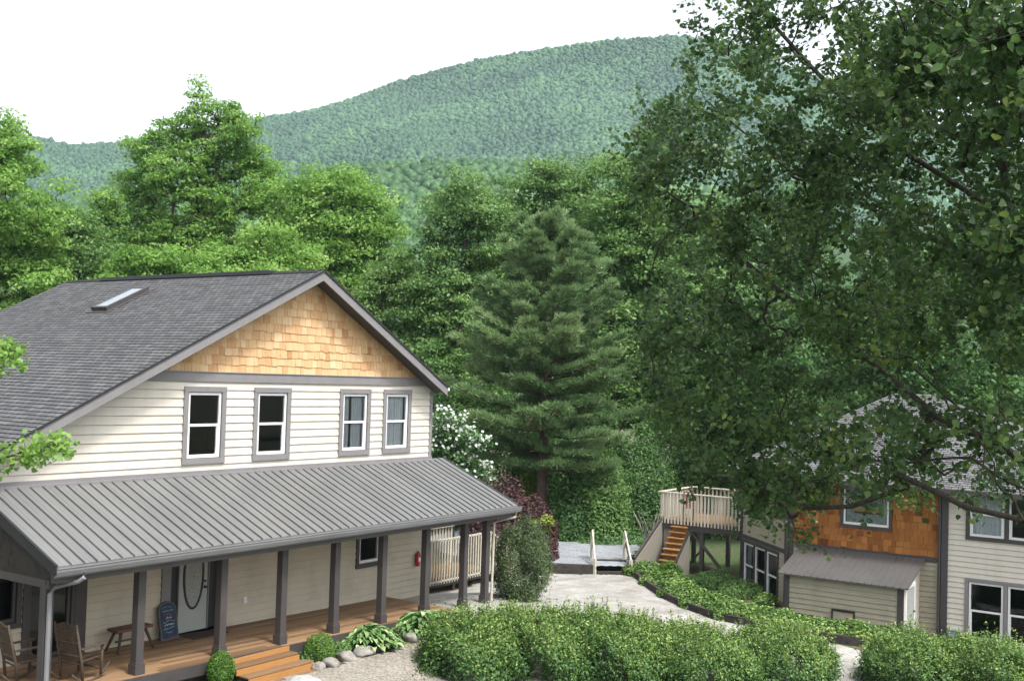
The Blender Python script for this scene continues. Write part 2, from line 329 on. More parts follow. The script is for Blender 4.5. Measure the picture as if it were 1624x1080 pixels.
def tree(name, label, cat, px, top, hw, d, leafm, group=None, bot=None, nclump=110, per=110, lsize=.26, clump=.95, gap=0.0, profile='round', tint=(.5,.22), bark='bark', trunk_px=None, aspect=.6, lobes=None, base_z=None, flat=.8, depth_k=.9):
    """broadleaf tree: px,top = crown top in the photo, hw = half width in photo px, d = distance ahead"""
    T = at(px, top, d); S = d/FPX; R = hw*S; b = at(trunk_px or px, top, d); x0, y0 = b[0], b[1]; z0 = g(x0, y0) if base_z is None else base_z
    H = T[2]-z0; cb = T[2]-((bot-top)*S if bot else .72*H); cb = max(cb, z0+.08*H); ch = T[2]-cb
    per = int(per*1.5); lsize *= .8; root = empty(name, label, cat, (x0, y0, z0), 0, group); O = np.array([x0, y0, z0])
    lob = lobes
    if lob is None:                                     # several overlapping lobes make the outline uneven
        lob = []
        for k in range(int(6+hw/18)):
            f = RNG.random()**.8; ang = RNG.random()*6.28; pr = math.sin(math.pi*min(1, max(.06, (f*.86+.1))))**.7 if profile == 'round' else (1-f)**.75+.12
            rr = R*pr*(.45+.35*RNG.random()); lob.append((math.cos(ang)*(R*pr-rr*.6), math.sin(ang)*(R*pr-rr*.6)*depth_k, cb-z0+ch*(.1+.82*f), rr, min(ch*.2, rr)*(.8+.4*RNG.random())))
        lob.append((0, 0, H-ch*.12, R*.32, ch*.13)); lob.append((0, 0, H-ch*.5, R*.6, ch*.3))
    else:                                               # lobes given in photo px: (x, y, rx, ry, depth offset m)
        lob = []
        for (lx, ly, rx, ry, dy) in lobes:
            q = at(lx, ly, d+dy)-O; lob.append((q[0], q[1], q[2], rx*S, ry*S))
    lob = np.array(lob); wgt = lob[:, 3]**2*lob[:, 4]; wgt = wgt**.55
    ch_i = RNG.choice(len(lob), nclump*5, p=wgt/wgt.sum()); dd = rdir(nclump*5)*(RNG.random((nclump*5, 1))**.4)
    cand = lob[ch_i, :3]+dd*np.stack([lob[ch_i, 3]]*2+[lob[ch_i, 4]], 1)
    cand = cand[cand[:, 2] > .06*H]
    A = spaced(cand, clump*.62, nclump)
    tr = [np.array([RNG.normal()*.12*R*f, RNG.normal()*.12*R*f, H*.86*f]) for f in np.linspace(0, 1, 9)]; tr[0][:] = 0
    a, e, ra, rb, nd, par = skeleton([(tr, -1)], A, .018*max(1, R/4), .44, rmax=H*.0085, up_bias=.8)
    keep = np.ones(len(a), bool)
    ntr = np.arange(len(a)) < 8
    V, F = edges_mesh(a, e, np.maximum(ra, rb), rb, 6); fastmesh('trunk', V, F, None, bark, root, True)
    P, Nn = clump_leaves(A, clump*(.75+.5*RNG.random(len(A))), per, flat=flat)
    ct = np.repeat(RNG.normal(size=len(A))*tint[1]*.7, per)
    tn = np.clip(tint[0]+ct+RNG.normal(size=len(P))*tint[1]*.6, 0, 1)
    V, F, k = leaves(P, Nn, lsize*(.7+.6*RNG.random(len(P))), aspect); fastmesh('crown', V, F, np.repeat(tn, k), leafm, root)
    return root
def shrub(name, label, cat, loc, rx, ry, h, leafm, n=5000, lsize=.05, group=None, tint=(.5,.22), shape='dome', stems=True, lumps=14, aspect=.6, parent_rot=0.0, spiky=0.0, bump=.22):
    root = empty(name, label, cat, loc, parent_rot, group)
    L = np.concatenate([rdir(lumps)*np.array([1,1,.9]), np.zeros((1,3))]); L[:, 2] = np.abs(L[:, 2])
    d = rdir(n); d[:, 2] = np.where(d[:, 2] < 0, -d[:, 2]*.9, d[:, 2])
    lump = np.max(np.clip((d@L[:-1].T-.72)/.28, 0, 1), 1)
    r = (1-bump+bump*1.3*lump)*(1-.35*RNG.random(n)**2.2)*(1+spiky*np.maximum(0, RNG.normal(size=n)))
    if shape == 'column': prof = np.stack([d[:, 0]*(1-.35*np.abs(d[:, 2])), d[:, 1]*(1-.35*np.abs(d[:, 2])), (d[:, 2]-.0)], 1)
    else: prof = d
    low = RNG.random(n) < .35                              # the flanks reach the ground
    P = prof*r[:, None]*np.array([rx, ry, h]); 
    flank = unit(d*np.array([1,1,0]))*np.array([rx, ry, 0])*(.82+.18*lump[:, None])*(1-.2*RNG.random((n, 1))**2); flank[:, 2] = h*RNG.random(n)**1.1*.55
    P = np.where(low[:, None], flank, P)
    if shape == 'ball':
        d = rdir(n); lump = np.max(np.clip((d@rdir(40).T-.84)/.16, 0, 1), 1); P = d*np.array([rx, ry, h/2])*((1-bump*.6+bump*lump)*(1-.2*RNG.random(n)**2)*(1+spiky*np.abs(RNG.normal(size=n))))[:, None]+np.array([0,0,h/2])
    Nn = unit(unit(P/np.array([rx, ry, h]))*.8+np.array([0,0,.45])+RNG.normal(size=P.shape)*.55)
    tn = np.clip(tint[0]+RNG.normal(size=n)*tint[1]+(lump-.3)*.18, 0, 1)
    V, F, k = leaves(P, Nn, lsize*(.7+.6*RNG.random(n)), aspect)
    m = 26; e = P[RNG.choice(n, m)]*.86; a = e*np.array([.12,.12,0]); mid = (a+e)/2+RNG.normal(size=(m,3))*.03
    SV, SF = edges_mesh(np.concatenate([a, mid]), np.concatenate([mid, e]), np.full(2*m, .012), np.full(2*m, .008), 4); fastmesh('foliage', V, F, np.repeat(tn, k), leafm, root, extra=(SV, SF, 'bark'))
    return root

def hedge_px(label, px, top, hw, d, n, tint=(.46,.2), ry=1.25):
    """one loose mound of the foreground hedge: flat topped, lumpy, with upright new shoots"""
    q = at(px, top, d); x, y = q[0], q[1]; z0 = g(x, y); h = q[2]-z0; rx = hw*d/FPX; L = np.concatenate([rdir(34)]); L[:, 2] = np.abs(L[:, 2])
    root = empty('hedge_shrub', label, 'shrub', (x, y, z0), rad(-55.4), 'loose hedge mounds in the foreground')
    dr = rdir(n); dr[:, 2] = np.abs(dr[:, 2]); lump = np.max(np.clip((dr@L.T-.80)/.20, 0, 1), 1)
    r = (.70+.32*lump**.8)*(1-.3*RNG.random(n)**2.2)*(1+.05*RNG.normal(size=n)); sq = np.abs(dr)**.80*np.sign(dr)
    P = sq/np.linalg.norm(sq, axis=1, keepdims=True)**.6*r[:, None]*np.array([rx, ry, h*.96]); P[:, 2] *= .93
    ph = RNG.random(6)*6.28; wv = np.sin(P[:,0]*3.1+ph[0]+np.sin(P[:,1]*2.3+ph[1]))*.6+np.sin(P[:,0]*6.7+P[:,1]*4.9+ph[2])*.4; P[:, 2] *= 1+.11*wv; P[:, 1] *= 1+.08*np.sin(P[:,0]*4.3+ph[3]+P[:,2]*3); P[:, 0] += .07*np.sin(P[:,2]*7+ph[4])*np.sign(P[:,0])
    Nn = unit(unit(dr/np.array([1,1,1.2]))*.7+np.array([0,0,.5])+RNG.normal(size=P.shape)*.6)
    m = int(620*rx); s = RNG.choice(n, m, p=(dr[:,2]**1.5)/(dr[:,2]**1.5).sum()); A = P[s]*.97; up_ = unit(dr[s]*.5+np.array([0,0,1.0])+RNG.normal(size=(m,3))*.3); Ls = .10+.33*RNG.random((m,1))**1.5; B = A+up_*Ls
    SV, SF = edges_mesh(A, B, np.full(m,.004), np.full(m,.002), 3)
    k = 12; f = RNG.random((m*k,1)); Q = np.repeat(A,k,0)+np.repeat(B-A,k,0)*f*1.05+RNG.normal(size=(m*k,3))*.018; Nq = unit(RNG.normal(size=Q.shape)+np.array([0,0,.7]))
    t1 = tint[0]-.27+.16*lump+RNG.normal(size=n)*tint[1]*.8+(dr[:,2]-.45)*.30; t2 = tint[0]+.28+RNG.normal(size=m*k)*.18  # height term paints shade into the lower leaves; paler tops also show new growth
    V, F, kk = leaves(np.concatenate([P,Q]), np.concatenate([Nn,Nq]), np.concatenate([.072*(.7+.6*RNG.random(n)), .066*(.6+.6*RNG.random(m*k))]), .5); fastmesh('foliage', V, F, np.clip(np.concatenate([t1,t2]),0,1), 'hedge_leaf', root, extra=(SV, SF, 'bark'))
# ------------------------------------------------------------------ wall helpers
class Frame:
    def __init__(s, O, u, n): s.O = np.array(O, float); s.u = np.array(u, float); s.n = np.array(n, float); s.z = np.array([0,0,1.])
    def p(s, x, z, d=0.0): return tuple(s.O+s.u*x+s.z*z+s.n*d)
    def box(s, mb, x0, x1, z0, z1, d0, d1, tint=.5):
        return mb.hexa([s.p(x0,z0,d0), s.p(x1,z0,d0), s.p(x1,z0,d1), s.p(x0,z0,d1), s.p(x0,z1,d0), s.p(x1,z1,d0), s.p(x1,z1,d1), s.p(x0,z1,d1)], tint)
def siding(mb, fr, z0, z1, lims, holes=(), course=.15, proud=.024, gap=.007):
    """lap siding between z0 and z1; lims(z) -> (xl, xr)"""
    n = max(1, round((z1-z0)/course)); c = (z1-z0)/n
    for k in range(n):
        a, b = z0+k*c, z0+(k+1)*c
        zs = sorted({a, b} | {h[2] for h in holes if a < h[2] < b} | {h[3] for h in holes if a < h[3] < b})
        for s0, s1 in zip(zs, zs[1:]):
            zm = (s0+s1)/2; l0, r0 = lims(s0); l1, r1 = lims(s1)
            if r1-l1 < .02 and r0-l0 < .02: continue
            cuts = [(h[0], h[1]) for h in holes if h[2] < zm < h[3]]; cuts.sort(); ivs = []; cur = None
            segs = []; x = None
            xs = [None]+[v for h in cuts for v in h]+[None]
            for i in range(0, len(xs), 2): segs.append((xs[i], xs[i+1]))
            d0 = proud*(1-(s0-a)/c)+.003; d1 = proud*(1-(s1-a)/c)+.003
            for xa, xb in segs:
                p = [fr.p(l0 if xa is None else xa, s0, d0), fr.p(r0 if xb is None else xb, s0, d0), fr.p(r1 if xb is None else xb, s1, d1), fr.p(l1 if xa is None else xa, s1, d1)]
                if s0 == a:                                # shadow gap under the lap
                    q = [fr.p(l0 if xa is None else xa, s0+gap, d0), fr.p(r0 if xb is None else xb, s0+gap, d0)]; r = [fr.p(l0 if xa is None else xa, s0+gap, -.03), fr.p(r0 if xb is None else xb, s0+gap, -.03)]; r2 = [fr.p(l0 if xa is None else xa, s0, -.03), fr.p(r0 if xb is None else xb, s0, -.03)]
                    mb.poly([r[0], r[1], q[1], q[0]]); mb.poly([r2[0], r2[1], r[1], r[0]]); p[0], p[1] = q
                mb.poly(p)
def shingles(mb, fr, z0, z1, lims, holes=(), course=.2, w=(.09,.26), jag=.02, sg=.15):
    n = max(1, round((z1-z0)/course)); c = (z1-z0)/n
    for k in range(n):
        a = z0+k*c; top = a+c*1.08; l, r = lims(a); l2, r2 = lims(min(a+c, z1)); x = min(l, l2)-.3
        while x < max(r, r2):
            ww = random.uniform(*w); xa, xb = x, x+ww-.006; x += ww; zb = a+random.uniform(-jag, jag); zt = min(top, z1)
            def cl(x, z): lo, hi = lims(z); return min(max(x, lo), hi)
            q = [(cl(xa, zb), zb), (cl(xb, zb), zb), (cl(xb, zt), zt), (cl(xa, zt), zt)]
            if abs(q[1][0]-q[0][0])+abs(q[2][0]-q[3][0]) < .02: continue
            if any(h[0]-.02 < (xa+xb)/2 < h[1]+.02 and h[2] < a+c*.5 < h[3] for h in holes): continue
            t = min(1, max(0, random.gauss(.62, sg))); d = random.uniform(.018, .028)
            f = [fr.p(q[0][0], q[0][1], d), fr.p(q[1][0], q[1][1], d), fr.p(q[2][0], q[2][1], .006), fr.p(q[3][0], q[3][1], .006)]
            bk = [fr.p(v[0], v[1], -.01) for v in q]
            mb.poly(f, t); mb.poly([bk[0], bk[1], f[1], f[0]], t*.6); mb.poly([bk[0], f[0], f[3], bk[3]], t*.7); mb.poly([f[1], bk[1], bk[2], f[2]], t*.7)
def window(parent, fr, x0, x1, z0, z1, trim=.12, kind='hung', trimmat='graytrim', curtain=False, depth=.06, d=0.0, label=None, trimsides=(1,1,1,1), sashmat='white'):
    """x0..z1 = opening of the sash; trim outside it. window > trim (own mesh), sash, pane, curtain"""
    mb = MB(); t = trim; L_, R_, B_, T_ = trimsides
    fr.box(mb, x0-t*L_, x1+t*R_, z1, z1+t*T_, d-.01, d+.052); fr.box(mb, x0-t*L_, x1+t*R_, z0-t*B_, z0, d-.01, d+.056)
    if L_: fr.box(mb, x0-t, x0, z0, z1, d-.01, d+.049)
    if R_: fr.box(mb, x1, x1+t, z0, z1, d-.01, d+.049)
    for (a, b, c2, e) in ((x0-.001, x0+.012, z0, z1), (x1-.012, x1+.001, z0, z1), (x0+.012, x1-.012, z0-.001, z0+.012), (x0+.012, x1-.012, z1-.012, z1+.001)): fr.box(mb, a, b, c2, e, d-.09, d-.012)
    w = mb.build('window', trimmat, parent, bevel=.004)
    if label: w['label'] = label
    sb = MB(); s = .055; a0, a1, b0, b1 = x0+.012, x1-.012, z0+.012, z1-.012; zm = (b0+b1)/2
    fr.box(sb, a0, a0+s, b0, b1, d-.06, d+.015); fr.box(sb, a1-s, a1, b0, b1, d-.06, d+.015)
    fr.box(sb, a0+s, a1-s, b1-s, b1, d-.06, d+.015); fr.box(sb, a0+s, a1-s, b0, b0+s*1.3, d-.06, d+.02)
    if kind == 'hung':
        fr.box(sb, a0+s, a1-s, zm-.028, zm+.028, d-.06, d+.005); fr.box(sb, a1-s-.03, a1-s, b0+s*1.3, zm-.028, d-.05, d-.004); fr.box(sb, a0+s, a0+s+.025, b0+s*1.3, zm-.028, d-.05, d-.004)
    sb.build('sash', sashmat, w, bevel=.004)
    pb = MB()
    if kind == 'hung':
        pb.poly([fr.p(a0+s, zm+.02, d-.025), fr.p(a1-s, zm+.02, d-.025), fr.p(a1-s, b1-s, d-.025), fr.p(a0+s, b1-s, d-.025)]); pb.poly([fr.p(a0+s, b0+s, d-.04), fr.p(a1-s, b0+s, d-.04), fr.p(a1-s, zm-.02, d-.04), fr.p(a0+s, zm-.02, d-.04)])
    else: pb.poly([fr.p(a0+s, b0+s, d-.03), fr.p(a1-s, b0+s, d-.03), fr.p(a1-s, b1-s, d-.03), fr.p(a0+s, b1-s, d-.03)])
    pb.build('pane', 'glass', w)
    if curtain:
        cb = MB(); n = 48; prev = None
        for side in curtain:
            xa, xb = side; prev = None
            for i in range(n+1):
                x = a0+(a1-a0)*(xa+(xb-xa)*i/n); dd = d-.13+.022*math.sin(i*1.15)+.01*math.sin(i*.41+1)
                if prev: cb.poly([fr.p(prev[0], b0, prev[1]), fr.p(x, b0, dd), fr.p(x, b1, dd), fr.p(prev[0], b1, prev[1])])
                prev = (x, dd)
        cb.build('curtain', 'curtain', w, smooth=True)
    return w
def roof_courses(mb, A, B, C, Dp, th=.012, exposure=.145):
    """A,B eave left/right, C,D ridge right/left: saw-tooth shingle courses with metre UVs"""
    A, B, C, Dp = [np.array(q, float) for q in (A, B, C, Dp)]; Ls = np.linalg.norm((Dp-A)); n = int(Ls/exposure)
    nn = np.cross(B-A, Dp-A); nn /= np.linalg.norm(nn); 
    if nn[2] < 0: nn = -nn
    W = np.linalg.norm(B-A); e = (B-A)/W
    for k in range(n):
        f0, f1 = k/n, (k+1)/n; l0, r0 = A+(Dp-A)*f0, B+(C-B)*f0; l1, r1 = A+(Dp-A)*f1, B+(C-B)*f1; v0, v1 = f0*Ls, f1*Ls-.001
        uvs = [((q-A)@e, v) for q, v in ((l0, v0), (r0, v0), (r1, v1), (l1, v1))]
        mb.poly([l0+nn*th, r0+nn*th, r1+nn*.002, l1+nn*.002], .5, uvs); mb.poly([l0-nn*.001, r0-nn*.001, r0+nn*th, l0+nn*th], .5, [uvs[0], uvs[1], uvs[1], uvs[0]])

# ------------------------------------------------------------------ the cream house with the porch
house = empty('house', 'cream two storey house with cedar gable and metal porch roof', 'house', (0,0,0))
def dz(x): return -.022*x                                  # the old deck dips slightly towards its far end
XR, ZR, YB = -4.909, 8.324, 9.67; OH = .5
SL, SRt = .497, .548
XL = -13.55; ZEL = ZR-SL*(XR-(-14.3))
def zl(x): return ZR-SL*(XR-x) if x < XR else ZR-SRt*(x-XR)
FR = Frame((0,0,0), (1,0,0), (0,-1,0))
wins = [(-8.409,-7.478), (-6.417,-5.496), (-3.577,-2.666), (-1.927,-1.027)]
ZW0, ZW1 = 3.93, 5.375
def inv(zoff):                                             # wall limits under the rafters
    return lambda z: (max(XL, XR-(ZR-.12-z)/SL), min(0.0, XR+(ZR-.12-z)/SRt))
holes = [(a, b, ZW0, ZW1) for a, b in wins]
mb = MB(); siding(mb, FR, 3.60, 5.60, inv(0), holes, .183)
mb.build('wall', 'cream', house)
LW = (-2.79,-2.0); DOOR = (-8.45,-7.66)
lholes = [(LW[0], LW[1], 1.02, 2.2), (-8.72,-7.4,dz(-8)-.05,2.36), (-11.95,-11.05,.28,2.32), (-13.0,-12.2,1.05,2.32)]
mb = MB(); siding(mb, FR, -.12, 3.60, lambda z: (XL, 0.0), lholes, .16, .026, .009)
mb.build('wall', 'beige', house)['label'] = 'lap siding under the porch roof with shade in its beige colour'
mb = MB()                                                  # other three sides, upper floor plate
mb.poly([(0,0,-.4),(0,YB-.5,-.4),(0,YB-.5,zl(0)-.1),(0,0,zl(0)-.1)]); mb.poly([(XL,0,-.4),(XL,YB-.5,-.4),(XL,YB-.5,zl(XL)-.1),(XL,0,zl(XL)-.1)])
mb.poly([(XL,YB-.5,-.4),(0,YB-.5,-.4),(0,YB-.5,zl(0)-.1),(XR,YB-.5,ZR-.1),(XL,YB-.5,zl(XL)-.1)]); mb.build('wall', 'cream', house)
mb = MB(); mb.box((XL,0.05,3.2),(0,YB-.5,3.3)); mb.box((XL,.05,-.3),(0,YB-.5,-.2)); mb.build('floor_plate', 'dark', house)
mb = MB(); shingles(mb, FR, 5.80, ZR-.16, lambda z: (XR-(ZR-.14-z)/SL, XR+(ZR-.14-z)/SRt), course=.205)
mb.poly([FR.p(XR-(ZR-.14-5.8)/SL,5.8,-.012), FR.p(XR+(ZR-.14-5.8)/SRt,5.8,-.012), FR.p(XR,ZR-.14,-.012)])
mb.build('gable_shingles', 'cedar', house)
mb = MB(); FR.box(mb, XR-(ZR-.14-5.66)/SL, .03, 5.60, 5.80, -.01, .045); FR.box(mb, XR-(ZR-.14-5.76)/SL, .03, 5.80, 5.825, -.01, .065); mb.build('trim_band', 'graytrim', house, bevel=.005)
mb = MB(); mb.box((-.09,-.032,3.5),(.028,.09,5.60)); mb.build('corner_board', 'graytrim', house, bevel=.005)
mb = MB(); mb.box((-.10,-.034,-.1),(.03,.09,3.5)); mb.build('corner_board', 'post', house, bevel=.005); mb = MB(); mb.box((-10.98,-.06,dz(-11)),(-10.72,-.0,3.4)); mb.build('corner_board', 'post', house, bevel=.005)
# roof
mb = MB(); Y0, Y1 = -OH, YB+.1
e1 = XL-.75; e2 = .06
roof_courses(mb, (e1,Y1,zl(e1)), (e1,Y0,zl(e1)), (XR,Y0,ZR), (XR,Y1,ZR)); roof_courses(mb, (e2,Y0,zl(e2)), (e2,Y1,zl(e2)), (XR,Y1,ZR), (XR,Y0,ZR))
roof = mb.build('roof', 'shingle', house)
mb = MB(); T = .16
for xa, xb in ((e1, XR), (XR, e2)):
    za, zb = zl(xa)-.012, zl(xb)-.012
    mb.hexa([(xa,Y0+.03,za-T),(xb,Y0+.03,zb-T),(xb,Y1-.03,zb-T),(xa,Y1-.03,za-T),(xa,Y0+.03,za),(xb,Y0+.03,zb),(xb,Y1-.03,zb),(xa,Y1-.03,za)])
mb.build('soffit', 'post', house)
for xa, xb in ((e1, XR), (XR, e2)):                        # rake boards of the front and back gable
    mb = MB(); za, zb = zl(xa)-.035, zl(xb)-.035
    mb.prism([(xa,Y0+.028,za),(xb,Y0+.028,zb),(xb,Y0+.028,zb-.21),(xa,Y0+.028,za-.21)], (0,-.035,0)); mb.build('rake_board', 'graytrim', house, bevel=.004)
    mb = MB(); za, zb = zl(xa), zl(xb); mb.prism([(xa,Y0-.002,za+.014),(xb,Y0-.002,zb+.014),(xb,Y0-.002,zb-.033),(xa,Y0-.002,za-.033)], (0,-.03,0)); mb.build('drip_edge', 'black', house)
mb = MB(); mb.box((e2-.02,Y0+.05,zl(e2)-.17),(e2+.11,Y1,zl(e2)-.05)); mb.build('gutter', 'gutter', house, bevel=.01)
mb = MB(); mb.box((e2+.0,Y0-.03,zl(e2)-.11),(e2+.07,Y0+.06,zl(e2)-.03)); mb.build('gutter_end_cap', 'white', house, bevel=.01)
mb = MB()                                                   # ridge vent and ridge caps
for k in range(46):
    y = Y0+.1+k*(Y1-Y0-.2)/46; y2 = y+(Y1-Y0-.2)/46+.03
    mb.hexa([(XR-.15,y,ZR-.06),(XR,y,ZR+.02),(XR,y2,ZR+.01),(XR-.15,y2,ZR-.07),(XR-.15,y,ZR-.045),(XR,y,ZR+.036),(XR,y2,ZR+.022),(XR-.15,y2,ZR-.06)])
    mb.hexa([(XR,y,ZR+.02),(XR+.15,y,ZR-.07),(XR+.15,y2,ZR-.08),(XR,y2,ZR+.01),(XR,y,ZR+.036),(XR+.15,y,ZR-.05),(XR+.15,y2,ZR-.065),(XR,y2,ZR+.022)])
mb.build('ridge_cap', 'shingle', house)
mb = MB(); mb.hexa([(XR-.17,1.2,ZR-.05),(XR+.17,1.2,ZR-.06),(XR+.17,8.0,ZR-.06),(XR-.17,8.0,ZR-.05),(XR-.15,1.2,ZR+.05),(XR+.15,1.2,ZR+.05),(XR+.15,8.0,ZR+.05),(XR-.15,8.0,ZR+.05)]); mb.build('ridge_vent', 'black', house, bevel=.01)
# skylight on the left slope
def rp(x, y, h=0.0): q = np.array([-SL, 0, 1])/math.hypot(SL, 1); return tuple(np.array([x, y, zl(x)])+q*h)
sx0, sx1, sy0, sy1 = -7.08, -5.84, 4.78, 5.42
def rbox(mb, x0, x1, y0, y1, h0, h1): return mb.hexa([rp(x0,y0,h0),rp(x1,y0,h0),rp(x1,y1,h0),rp(x0,y1,h0),rp(x0,y0,h1),rp(x1,y0,h1),rp(x1,y1,h1),rp(x0,y1,h1)])
mb = MB(); rbox(mb, sx0, sx1, sy0, sy0+.07, 0, .13); rbox(mb, sx0, sx1, sy1-.07, sy1, 0, .13); rbox(mb, sx0, sx0+.07, sy0+.07, sy1-.07, 0, .13); rbox(mb, sx1-.07, sx1, sy0+.07, sy1-.07, 0, .13); rbox(mb, sx0-.1, sx1+.12, sy0-.1, sy1+.1, .012, .03)
sk = mb.build('skylight', 'post', house, bevel=.006); sk['label'] = 'flat skylight with a pale dome and dark frame'
mb = MB(); rbox(mb, sx0+.06, sx1-.06, sy0+.06, sy1-.06, .06, .115); mb.build('pane', plain('pale_acrylic', (.24,.27,.30), .25, .04, 2, spec=.8), sk)
# upper windows
for k, (a, b) in enumerate(wins):
    window(house, FR, a, b, ZW0, ZW1, .12, 'hung', 'graytrim', curtain=None if k < 2 else ((.02,.98),) if k == 3 else ((.0,.42),(.5,1.0)), label=('window with dark panes and no curtain' if k < 2 else 'window with pale curtains behind the panes'))
window(house, FR, LW[0], LW[1], 1.02, 2.2, .11, 'fixed', 'post', label='shaded porch window in a dark taupe frame')
window(house, FR, -11.95, -11.05, .28, 2.32, .12, 'fixed', 'post', label='tall dark glazed panel by the end of the porch', sashmat='post')
window(house, FR, -13.0, -12.2, 1.05, 2.32, .1, 'fixed', 'post', label='dark window at the porch end', sashmat='post')
# door
mb = MB(); z0 = dz(-8)+.03; FR.box(mb, DOOR[0], DOOR[1], z0, 2.24, -.05, -.005)
door = mb.build('door', 'greydoor', house, bevel=.004)
cx, cz, ox, oz = (DOOR[0]+DOOR[1])/2, 1.42, .235, .70
def oval(rx, rz, d, n=40): return [FR.p(cx+rx*math.cos(2*math.pi*i/n), cz+rz*math.sin(2*math.pi*i/n), d) for i in range(n)]
mb = MB(); a, b, c, e = oval(ox, oz, 0), oval(ox+.045, oz+.045, 0), oval(ox, oz, .02), oval(ox+.045, oz+.045, .02)
for i in range(40):
    j = (i+1) % 40; mb.poly([b[i], b[j], e[j], e[i]]); mb.poly([e[i], e[j], c[j], c[i]]); mb.poly([c[i], c[j], a[j], a[i]])
mb.build('oval_frame', 'black', door)
mb = MB(); mb.poly(oval(ox+.01, oz+.01, .004)); mb.build('pane', plain('leaded_door_glass', (.30,.31,.29), .25, .35, 30), door)
mb = MB(); mb.tube([FR.p(DOOR[1]-.08, 1.12, 0), FR.p(DOOR[1]-.08, 1.12, .06)], .03); mb.build('handle', 'black', door); mb = MB(); mb.tube([FR.p(DOOR[1]-.08, 1.25, 0), FR.p(DOOR[1]-.08, 1.25, .03)], .025); mb.build('lock', 'black', door)
mb = MB(); FR.box(mb, -8.92, -8.72, z0-.03, 2.46, -.02, .055); FR.box(mb, -7.4, -7.22, z0-.03, 2.46, -.02, .055); FR.box(mb, -8.72, -7.4, 2.36, 2.46, -.02, .055); FR.box(mb, -8.72, DOOR[0]-.18, z0, 2.36, -.02, -.015); FR.box(mb, DOOR[0]-.02, DOOR[0], z0, 2.36, -.05, .03); FR.box(mb, DOOR[1], DOOR[1]+.02, z0, 2.36, -.05, .03); FR.box(mb, DOOR[0], DOOR[1], 2.24, 2.36, -.05, .03)
mb.build('door_frame', 'graytrim', house, bevel=.004)
for a, b in ((DOOR[0]-.18, DOOR[0]-.02), (DOOR[1]+.02, -7.4)):
    mb = MB(); FR.box(mb, a, b, z0, 2.36, -.05, -.02); mb.build('sidelight', 'black', house)
mb = MB(); FR.box(mb, -6.63, -6.54, .60, .74, .012, .05); mb.build('outlet_cover', 'white', house, bevel=.004)
# porch roof: standing seams
ZJ, ZG, YG = 3.60, 2.50, -2.60; PX0, PX1 = -13.12, .60
def pz(y): return ZJ+(ZG-ZJ)*(y/YG)
mb = MB()
mb.hexa([(PX0,YG,ZG-.03),(PX1,YG,ZG-.03),(PX1,0,ZJ-.03),(PX0,0,ZJ-.03),(PX0,YG,ZG),(PX1,YG,ZG),(PX1,0,ZJ),(PX0,0,ZJ)])
nr = 54
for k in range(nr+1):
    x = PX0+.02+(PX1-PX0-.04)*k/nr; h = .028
    mb.hexa([(x-.011,YG-.012,ZG),(x+.011,YG-.012,ZG),(x+.011,-.02,ZJ-.008),(x-.011,-.02,ZJ-.008),(x-.007,YG-.012,ZG+h),(x+.007,YG-.012,ZG+h),(x+.007,-.02,ZJ+h-.008),(x-.007,-.02,ZJ+h-.008)], .08)  # dark tint paints the shadow side of each rib
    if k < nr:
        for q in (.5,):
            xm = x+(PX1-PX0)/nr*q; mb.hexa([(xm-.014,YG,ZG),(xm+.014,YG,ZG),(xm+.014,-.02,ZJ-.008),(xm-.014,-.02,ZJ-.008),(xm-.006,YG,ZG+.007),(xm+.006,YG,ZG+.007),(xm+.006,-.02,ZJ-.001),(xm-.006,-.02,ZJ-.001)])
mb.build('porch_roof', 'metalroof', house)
mb = MB(); FR.box(mb, PX0+.1, .03, ZJ-.02, ZJ+.07, .005, .06); FR.box(mb, PX0+.1, .04, ZJ-.06, ZJ-.0, .07, .13); mb.build('roof_flashing', 'graytrim', house, bevel=.004)
mb = MB(); mb.box((PX0+.04,YG+.06,ZG-.30),(PX1-.1,YG+.20,ZG-.035)); mb.build('porch_beam', 'post', house)
mb = MB()                                                   # gutter with a rolled lip
prof = [(-.02,-.01),(-.02,-.13),(-.09,-.14),(-.125,-.06),(-.125,-.02),(-.14,-.012),(-.14,.0),(-.115,.0),(-.112,-.055),(-.085,-.125),(-.03,-.12),(-.03,-.01)]
mb.prism([(PX0-.03,YG+.03+a,ZG-.02+b) for a, b in prof], (PX1-PX0+.08,0,0)); gut = mb.build('gutter', 'gutter', house)
mb = MB(); mb.box((PX0+.0,YG+.012,ZG-.20),(PX1,YG+.055,ZG-.035)); mb.build('fascia', 'gutter', house)
mb = MB(); q = [(-12.62,YG-.05,ZG-.13),(-12.62,YG-.05,ZG-.24),(-12.68,YG+.02,ZG-.30),(-12.93,YG+.30,ZG-.40),(-12.98,YG+.36,ZG-.52),(-12.98,YG+.36,dz(-13))]
mb.tube(q, .042, 8); mb.build('downspout', 'gutter', house, smooth=False)
mb = MB(); mb.tube([(.5,YG-.04,ZG-.13),(.5,YG-.0,ZG-.3),(.05,-2.22,ZG-.45),(.02,-2.22,0)], .035, 8); mb.build('downspout', 'railwood', house)
mb = MB()                                                   # porch gable end, fascia, ceiling
mb.poly([(PX0+.1,YG+.2,ZG-.08),(PX0+.1,0,ZJ-.06),(PX0+.1,0,ZG-.35),(PX0+.1,YG+.2,ZG-.35)]); mb.poly([(PX0+.13,YG+.2,ZG-.08),(PX0+.13,0,ZJ-.06),(PX0+.13,0,ZG-.35),(PX0+.13,YG+.2,ZG-.35)]); mb.build('porch_gable', 'timber', house)
